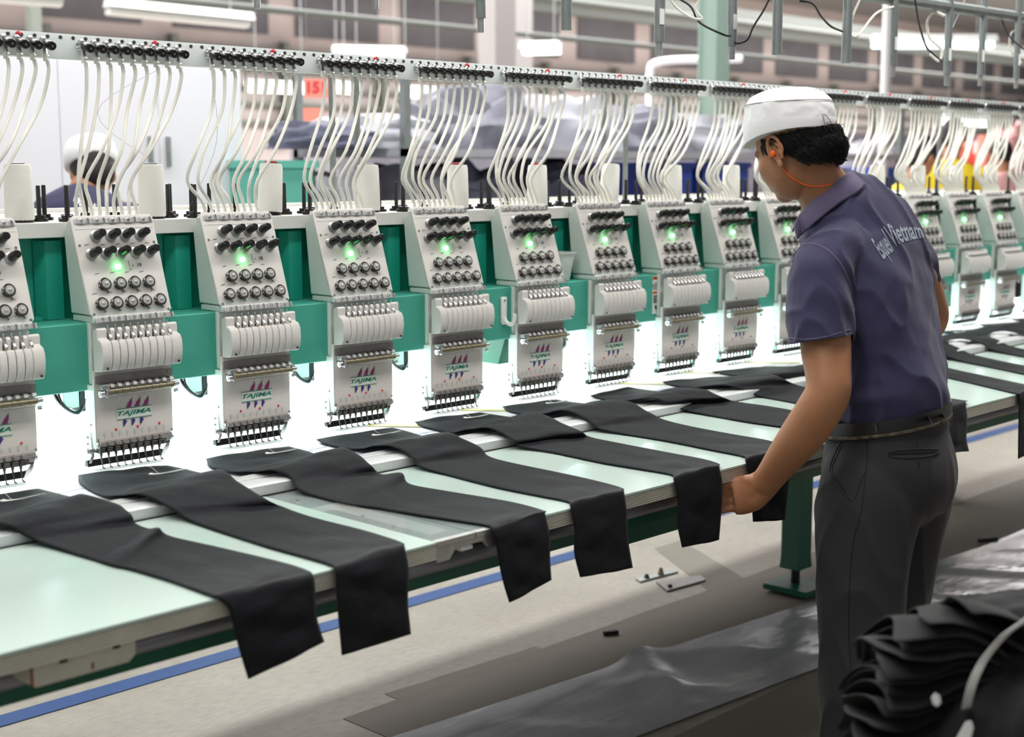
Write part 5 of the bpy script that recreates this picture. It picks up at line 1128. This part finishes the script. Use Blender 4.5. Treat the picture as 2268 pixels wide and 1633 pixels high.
# shoes
for (x, y, D, zt) in ((1890, 1925, 2.95, 0), (1952, 1830, 3.22, 0)):
    c = dep(x, y, D + DZ); c.z = 0; f_ = fdir(28); s_ = sdir(28); rings = []
    for t, w, h in ((-.085, .02, .05), (-.08, .034, .075), (-.03, .040, .09), (.04, .040, .075), (.10, .046, .055), (.16, .042, .04), (.19, .028, .03), (.2, .01, .02)):
        cc = c + f_ * t; rings.append([cc + s_ * (w * math.cos(2 * math.pi * k / 16)) + UP * max(.002, h * .5 + h * .5 * math.sin(2 * math.pi * k / 16)) for k in range(16)])
    MB().loft(rings).build('shoe', 'shoe', W_, WO)
# --- hair and cap
hm = MB(); hE(hm, -.008, 0, -.004, .088, .080, .088); hE(hm, -.026, 0, -.047, .070, .070, .056)
capax = (UP * .965 + hf * .23).normalized()
hairm = hm.build('hair', 'hair', W_, WO, recalc=False); bake(hairm, .004, 4)
# keep the hair only behind and above the ear line and clear of the neck
me = hairm.data; b2 = bmesh.new(); b2.from_mesh(me); off = WO
def hair_keep(p):
    q = (p + off - hc) / KS; f_, u_ = q.dot(hfw), q.dot(hup)
    if (p + off - dep(1750, 300, 3.02 + DZ)).dot(capax) > -.001: return False
    cut_ = -.076 - (-.03 - f_) * .3 if f_ < -.03 else -.076 + (f_ + .03) * 1.3
    return f_ < .052 and u_ > cut_ 
bmesh.ops.delete(b2, geom=[v for v in b2.verts if not hair_keep(v.co)], context='VERTS'); b2.to_mesh(me); b2.free(); me.update()
md = hairm.modifiers.new('solid', 'SOLIDIFY'); md.thickness = .004; md.offset = -1
st = MB(); rg = random.Random(3); vs = [v for v in me.vertices]; nv = len(vs); cnt_ = 0
for k in range(9000):
    v = vs[rg.randrange(nv)]; q = v.co + off - hc; f_, u_, s2 = q.dot(hfw), q.dot(hup), q.dot(hs)
    if u_ > .055 or cnt_ > 2600: continue
    nrm = v.normal; dn = (-hup * 1.0 - hfw * (.55 if f_ < .0 else .25)); dn = (dn - nrm * dn.dot(nrm)).normalized() + Vector((rg.uniform(-.12, .12), rg.uniform(-.12, .12), rg.uniform(-.1, .1)))
    p = v.co + off + nrm * rg.uniform(-.001, .0015); L_ = rg.uniform(.014, .026) if u_ > -.05 else rg.uniform(.010, .018)
    st.tube([p, p + dn * L_ * .5 + nrm * .0030, p + dn * L_ + nrm * rg.uniform(.0005, .004)], [.0010, .0008, .0002], 3, cap=False); cnt_ += 1
o = st.build('hair_strands', 'hair', hairm, WO, recalc=False, smooth=180); o['kind'] = 'stuff'
sb_ = MB()   # sideburn
for k in range(60):
    a = hit(bodyb, 1684 + rg.uniform(0, 18), 308 + rg.uniform(0, 22), .0012); 
    if a: sb_.tube([a, a - hup * rg.uniform(.010, .020) + hfw * .001], [.0014, .0005], 4)
sb_.build('sideburn', 'hair', hairm, WO, recalc=False, smooth=180)
# cap
cpm = MB(); cax = (hup * math.cos(R_(10)) - hfw * math.sin(R_(10)) * 1).normalized(); cax = (UP * .965 + hf * .23).normalized(); cf = (hf - cax * hf.dot(cax)).normalized(); cs_ = cax.cross(cf)
def cap_ring(px, py, D, rf, rs, wob=0, lift=0, t=.24):
    cax = (UP + hf * t).normalized(); cf = (hf - cax * hf.dot(cax)).normalized(); cs_ = cax.cross(cf)
    c = dep(px, py, D + DZ); out = []; rf *= KS; rs *= KS
    for k in range(48):
        a = 2 * math.pi * k / 48; ca, sa = math.cos(a), math.sin(a); w = 1 + wob * math.sin(a * 5 + px * .1)
        lf = lift * max(0, abs(sa)) ** 3 * (1 if ca > -.9 else 0)
        out.append(c + cf * (rf * ca * w) + cs_ * (rs * sa * w) + cax * lf)
    return out
CR = [cap_ring(1751, 303, 3.02, .097, .083, 0, .008), cap_ring(1749, 307, 3.02, .1005, .086, 0, .008), cap_ring(1749, 298, 3.02, .1015, .087, .002, .008), cap_ring(1748, 272, 3.02, .100, .087, .006, .004, .17), cap_ring(1747, 247, 3.02, .098, .086, .008, 0, .10), cap_ring(1747, 229, 3.02, .0940, .083, .008, 0, .05), cap_ring(1747, 224, 3.02, .0915, .081, .008, 0, .04), cap_ring(1748, 214, 3.02, .083, .073, .012, 0, .03), cap_ring(1750, 204, 3.02, .066, .058, .014, 0, .03), cap_ring(1752, 197, 3.02, .042, .038, .014, 0, .03), cap_ring(1753, 194, 3.02, .012, .01, 0, 0, .03)]
cpm.loft(CR); capo = cpm.build('cap', 'cap_white', W_, WO, smooth=180); md = capo.modifiers.new('sub', 'SUBSURF'); md.levels = 2; md.render_levels = 2
tx = bpy.data.textures.new('capn', 'CLOUDS'); tx.noise_scale = .05; md = capo.modifiers.new('d', 'DISPLACE'); md.texture = tx; md.strength = .010; md.texture_coords = 'LOCAL'
capo['label'] = 'white cotton work cap with top seam and elastic back'
capb = bvh(capo)
s1 = [p + (p - dep(1747, 229, 3.02 + DZ)) * .012 for p in CR[5]] ; s1.append(s1[0]); MB().tube(s1, .0009, 5).build('top_seam', 'seam_grey', capo, WO)
bt = MB(); bt.loft([cap_ring(1749, 304, 3.02, .102, .0875, 0, .008), cap_ring(1748, 291, 3.02, .1030, .0890, 0, .010), cap_ring(1748, 283, 3.02, .1015, .0880, .002, .018, .22)], cap=False); bt.build('rim_band', 'cap_white', capo, WO, smooth=180)
on_tube(capb, [(1824, 284), (1823, 270), (1819, 255), (1826, 256), (1834, 266), (1841, 280)], .0008, 'elastic_stitching', 'seam_grey', capo, WO, .004)
# ---------------- simpler people further away
def figure(loc, phi, h, shirt_m, label, cap_=False, lean=12, trm='trousers', hairm_='hair_bg', arm=None, bow=20, neck=.13, hx=0):
    """standing figure: pelvis, trunk, head on neck, two bent arms with hands, legs"""
    root = thing('person', label, 'person', (loc[0], loc[1], 0)); B0 = Vector((loc[0], loc[1], 0)); F_ = fdir(phi); S_ = sdir(phi); k = h / 1.7; le = R_(lean)
    ax = (UP * math.cos(le) + F_ * math.sin(le))
    hip = B0 + UP * .92 * k; sho = hip + ax * .50 * k; nk = sho + ax * .07 * k; hd = nk + (UP * neck + F_ * .05 + S_ * hx) * k
    def ringv(c, t, a, b_, n=18):
        s_ = (S_ - t * S_.dot(t)).normalized(); f_ = s_.cross(t); return [c + s_ * a * math.cos(2 * math.pi * q / n) + f_ * b_ * math.sin(2 * math.pi * q / n) for q in range(n)]
    bo = R_(bow); up2 = UP * math.cos(bo) + F_ * math.sin(bo); fw2 = F_ * math.cos(bo) - UP * math.sin(bo)
    m1 = MB(); ell(m1, hd, (fw2 * .095 * k, S_ * .075 * k, up2 * .11 * k)); ell(m1, hd + fw2 * .03 * k - up2 * .06 * k, (fw2 * .062 * k, S_ * .055 * k, up2 * .065 * k)); ell(m1, hd + fw2 * .095 * k - up2 * .03 * k, (fw2 * .015 * k, S_ * .012 * k, up2 * .022 * k))
    m1.tube([hd - up2 * .04 * k, nk + S_ * hx * .5, sho - ax * .1], [.052 * k, .055 * k, .07 * k], 14)
    hands = []
    for sg_ in (-1, 1):
        shp = sho + S_ * .17 * k * sg_ - ax * .03; el_ = shp - UP * .24 * k + F_ * .10 * k + S_ * .04 * sg_; wr = el_ + (F_ * .22 - UP * .06) * k; ha = wr + (F_ * .09 - UP * .02) * k
        if arm and sg_ == -1: el_, wr, ha = [Vector(q) for q in arm]
        m1.tube([shp, el_, wr, wr.lerp(ha, .5), ha], [.045 * k, .038 * k, .027 * k, .036 * k, .022 * k], 12)
        for f_i in range(4): q = wr.lerp(ha, .7) + S_ * (f_i - 1.5) * .018; m1.tube([q, q + (ha - wr).normalized() * .05 - UP * .012, q + (ha - wr).normalized() * .065 - UP * .035], [.009, .008, .006], 8)
        hands.append((shp, el_))
        ell(m1, hd + S_ * .076 * sg_ * k - up2 * .02, (fw2 * .016, S_ * .008, up2 * .03))
    bd = m1.build('body', 'skin_bg', root, B0, recalc=False); bake(bd, .008, 3)
    m2 = MB(); rr_ = [(0, .15, .11), (.15, .15, .11), (.32, .175, .115), (.44, .19, .11), (.50, .16, .09), (.545, .08, .07)]
    m2.loft([ringv(hip + ax * t_ * k, ax, a * k, b_ * k) for t_, a, b_ in rr_])
    for shp, el_ in hands: m2.tube([shp + ax * .01, shp.lerp(el_, .5), shp.lerp(el_, .75)], [.065 * k, .062 * k, .06 * k], 12)
    s2 = m2.build('shirt', shirt_m, root, B0, recalc=False); bake(s2, .012, 3)
    m3 = MB(); m3.loft([ringv(hip + UP * t_, UP, a * k, b_ * k) for t_, a, b_ in ((.03, .15, .115), (-.05, .165, .125), (-.14, .165, .12))])
    for sg_ in (-1, 1): m3.tube([hip + S_ * .085 * sg_ - UP * .05, B0 + S_ * .10 * sg_ + UP * .5 * k, B0 + S_ * .1 * sg_ + UP * .06], [.09 * k, .065 * k, .055 * k], 14)
    t2 = m3.build('trousers', trm, root, B0, recalc=False); bake(t2, .014, 3)
    for sg_ in (-1, 1):
        c = B0 + S_ * .10 * sg_; m4 = MB(); ell(m4, c + F_ * .05 + UP * .035, (F_ * .13, S_ * .045, UP * .035)); m4.build('shoe', 'shoe', root, B0)
    m5 = MB(); ell(m5, hd - fw2 * .012 + up2 * .012, (fw2 * .1 * k, S_ * .082 * k, up2 * .108 * k)); ell(m5, hd - fw2 * .05 - up2 * .03, (fw2 * .056 * k, S_ * .07 * k, up2 * .07 * k))
    hr = m5.build('hair', hairm_, root, B0, recalc=False); bake(hr, .008, 2)
    b2 = bmesh.new(); b2.from_mesh(hr.data); bmesh.ops.delete(b2, geom=[v for v in b2.verts if (v.co + B0 - hd).dot(fw2) > .055 - max(0, -(v.co + B0 - hd).dot(up2)) * 1.2], context='VERTS'); b2.to_mesh(hr.data); b2.free()
    if cap_:
        m6 = MB(); cc = hd + up2 * .028; a2 = (up2 + UP * .35).normalized(); s3 = S_; f3 = s3.cross(a2)
        m6.loft([[cc + a2 * z * k + s3 * (r * .88 * k * math.cos(2 * math.pi * q / 24)) + f3 * (r * k * math.sin(2 * math.pi * q / 24)) for q in range(24)] for z, r in ((-.01, .104), (-.005, .11), (.03, .111), (.065, .104), (.085, .09), (.098, .06), (.103, .02))])
        m6.build('cap', 'cap_white', root, B0, smooth=180)
    return root
p = onY(272, 380, 4.6)
wk = figure((p.x - .13, p.y - .02), 62, 1.74, 'shirt_navy', 'second worker in white cap and navy shirt seen from behind before the white cupboard', cap_=True, lean=34, bow=30, neck=.06, hx=.075)
ws = [c for c in wk.children if c.name.startswith('shirt')][0]
print_on(bvh(ws), 'Esquel Vietnam', [Vector((163, 446, 0)), Vector((200, 468, 0)), Vector((250, 482, 0))], [Vector((168, 428, 0)), Vector((205, 450, 0)), Vector((252, 464, 0))], ws, wk.location.copy(), 'back_lettering', 'white_plastic')
# behind the right part of the machine
for (x, D, phi, h, sm_, lb_, ln) in ((1996, 8.2, 150, 1.66, 'cloth_yellow', 'person in yellow clothes seen between white tubes right of the worker', 12), (2100, 9.8, 120, 1.80, 'cloth_yellow', 'dark haired person in yellow apron right of the white pole', 6), (2246, 11.5, 60, 1.70, 'cloth_pink', 'person in pink clothes near the right edge', 10)):
    p = dep(x, 370, D); figure((p.x, p.y), phi, h, sm_, lb_, lean=ln)
# ------------------------------------------------------------------ tied bundle of black cut pieces, lower right
bp = dep(2230, 1560, 2.0); BO = Vector((bp.x, bp.y, .36))
bun = thing('cloth_bundle', 'bundle of black cut pieces tied with a white strap, lower right corner', 'cloth bundle', tuple(BO))
bmm = MB(); ell(bmm, dep(2270, 1560, 2.12), (LFT * .19, AWY * .2, UP * .155)); ell(bmm, dep(2330, 1480, 2.15), (LFT * .24, AWY * .2, UP * .10)); ell(bmm, dep(2300, 1700, 2.05), (LFT * .25, AWY * .22, UP * .18)); ell(bmm, dep(2080, 1690, 2.02), (LFT * .085, AWY * .12, UP * .09))
core = bmm.build('bundle_core', 'cloth_black_soft', bun, BO, recalc=False)
bake(core, .008, 4, disp=lambda p, q: .012 * noise.noise(p * 9) + .010 * max(0, 1 - 2.5 * abs(noise.noise(Vector((p.x * 16, p.y * 16, p.z * 7))))))
FAN = [((2140, 1342), (2190, 1350), (2250, 1368), (2300, 1400)), ((2060, 1372), (2120, 1368), (2200, 1395), (2270, 1440)), ((1986, 1398), (2060, 1392), (2140, 1396), (2230, 1450)), ((1988, 1418), (2060, 1412), (2140, 1412), (2222, 1456)), ((1972, 1433), (2050, 1427), (2140, 1424), (2215, 1462)),
       ((1972, 1446), (2050, 1446), (2140, 1436), (2210, 1466)), ((1975, 1468), (2050, 1468), (2130, 1448), (2208, 1470)), ((1968, 1478), (2050, 1484), (2130, 1458), (2206, 1474)), ((1952, 1503), (2040, 1500), (2120, 1474), (2204, 1480)), ((1955, 1520), (2040, 1520), (2120, 1490), (2203, 1488)),
       ((1945, 1543), (2030, 1543), (2110, 1508), (2202, 1494)), ((1926, 1565), (2010, 1570), (2100, 1535), (2200, 1500)), ((1915, 1598), (1990, 1605), (2090, 1560), (2200, 1510)), ((1918, 1640), (1990, 1650), (2080, 1600), (2198, 1525)), ((1925, 1690), (1990, 1695), (2080, 1640), (2198, 1545))]
for i, f_ in enumerate(FAN):
    rg = random.Random(i + 50); rows = []
    C_ = catmull([(x, y, 0) for x, y in f_], 6)
    for j, c in enumerate(C_):
        t = j / (len(C_) - 1); wdt = .24 * (1 - .35 * t); base = dep(c.x, c.y, 1.93 + .05 * t + .010 * math.sin(i * 2.3))
        row = []
        for q in range(13):
            s_ = q / 12; dip = -.035 * (1 - t * .6) * (2 * s_ - .35) ** 2; wv = .006 * math.sin(s_ * 9 + i * 1.7 + t * 3) * (1 - t)
            row.append(base + AWY * (s_ - .12) * wdt + UP * (dip + wv) + LFT * .012 * math.sin(s_ * 6 + i) * (1 - t))
        rows.append(row)
    m7 = MB(); m7.loft(rows, cap=False, closed=False); o = m7.build('cloth_layer', 'cloth_black_soft', bun, BO, smooth=180); md = o.modifiers.new('solid', 'SOLIDIFY'); md.thickness = .0035; md.offset = 0; md = o.modifiers.new('sub', 'SUBSURF'); md.levels = 1; md.render_levels = 1
sp = catmull([dep(2300, 1352, 1.78), dep(2266, 1378, 1.79), dep(2232, 1402, 1.80), dep(2205, 1430, 1.83), dep(2178, 1465, 1.85), dep(2160, 1500, 1.855), dep(2148, 1535, 1.87), dep(2140, 1570, 1.92)], 6)
m8 = MB(); m8.loft([[p - LFT * .0062 + UP * .002, p + LFT * .0062 - UP * .002, p + LFT * .0062 - UP * .002 + FWD * .0015, p - LFT * .0062 + UP * .002 + FWD * .0015] for p in sp]); m8.build('tie_strap', 'white_plastic', bun, BO)
def tagp(pts, nm):
    P_ = [dep(x, y, 1.84) for x, y in pts]; m9 = MB(); n_ = len(P_); m9.add(P_ + [p + FWD * .002 for p in P_], [tuple(range(n_)), tuple(range(2 * n_ - 1, n_ - 1, -1))] + [(i, (i + 1) % n_, (i + 1) % n_ + n_, i + n_) for i in range(n_)]); m9.build(nm, 'white_plastic', bun, BO, smooth=0)
tagp([(2064, 1547), (2072, 1536), (2081, 1541), (2084, 1556), (2076, 1566), (2067, 1560)], 'paper_tag')
tagp([(2118, 1640), (2140, 1600), (2152, 1598), (2156, 1612), (2146, 1650)], 'paper_tag')
crt = thing('trolley', 'dark trolley hidden under the black cloth bundle', 'trolley', (BO.x, BO.y, 0)); O = (BO.x, BO.y, 0)
MB().box(BO.x - .3, BO.x + .45, BO.y - .3, BO.y + .3, .30, .36).build('platform', 'dark_steel', crt, O)
for sx in (-.25, .4):
    for sy in (-.25, .25): MB().cyl((BO.x + sx, BO.y + sy, 0), (BO.x + sx, BO.y + sy, .30), .02).build('leg', 'dark_steel', crt, O)
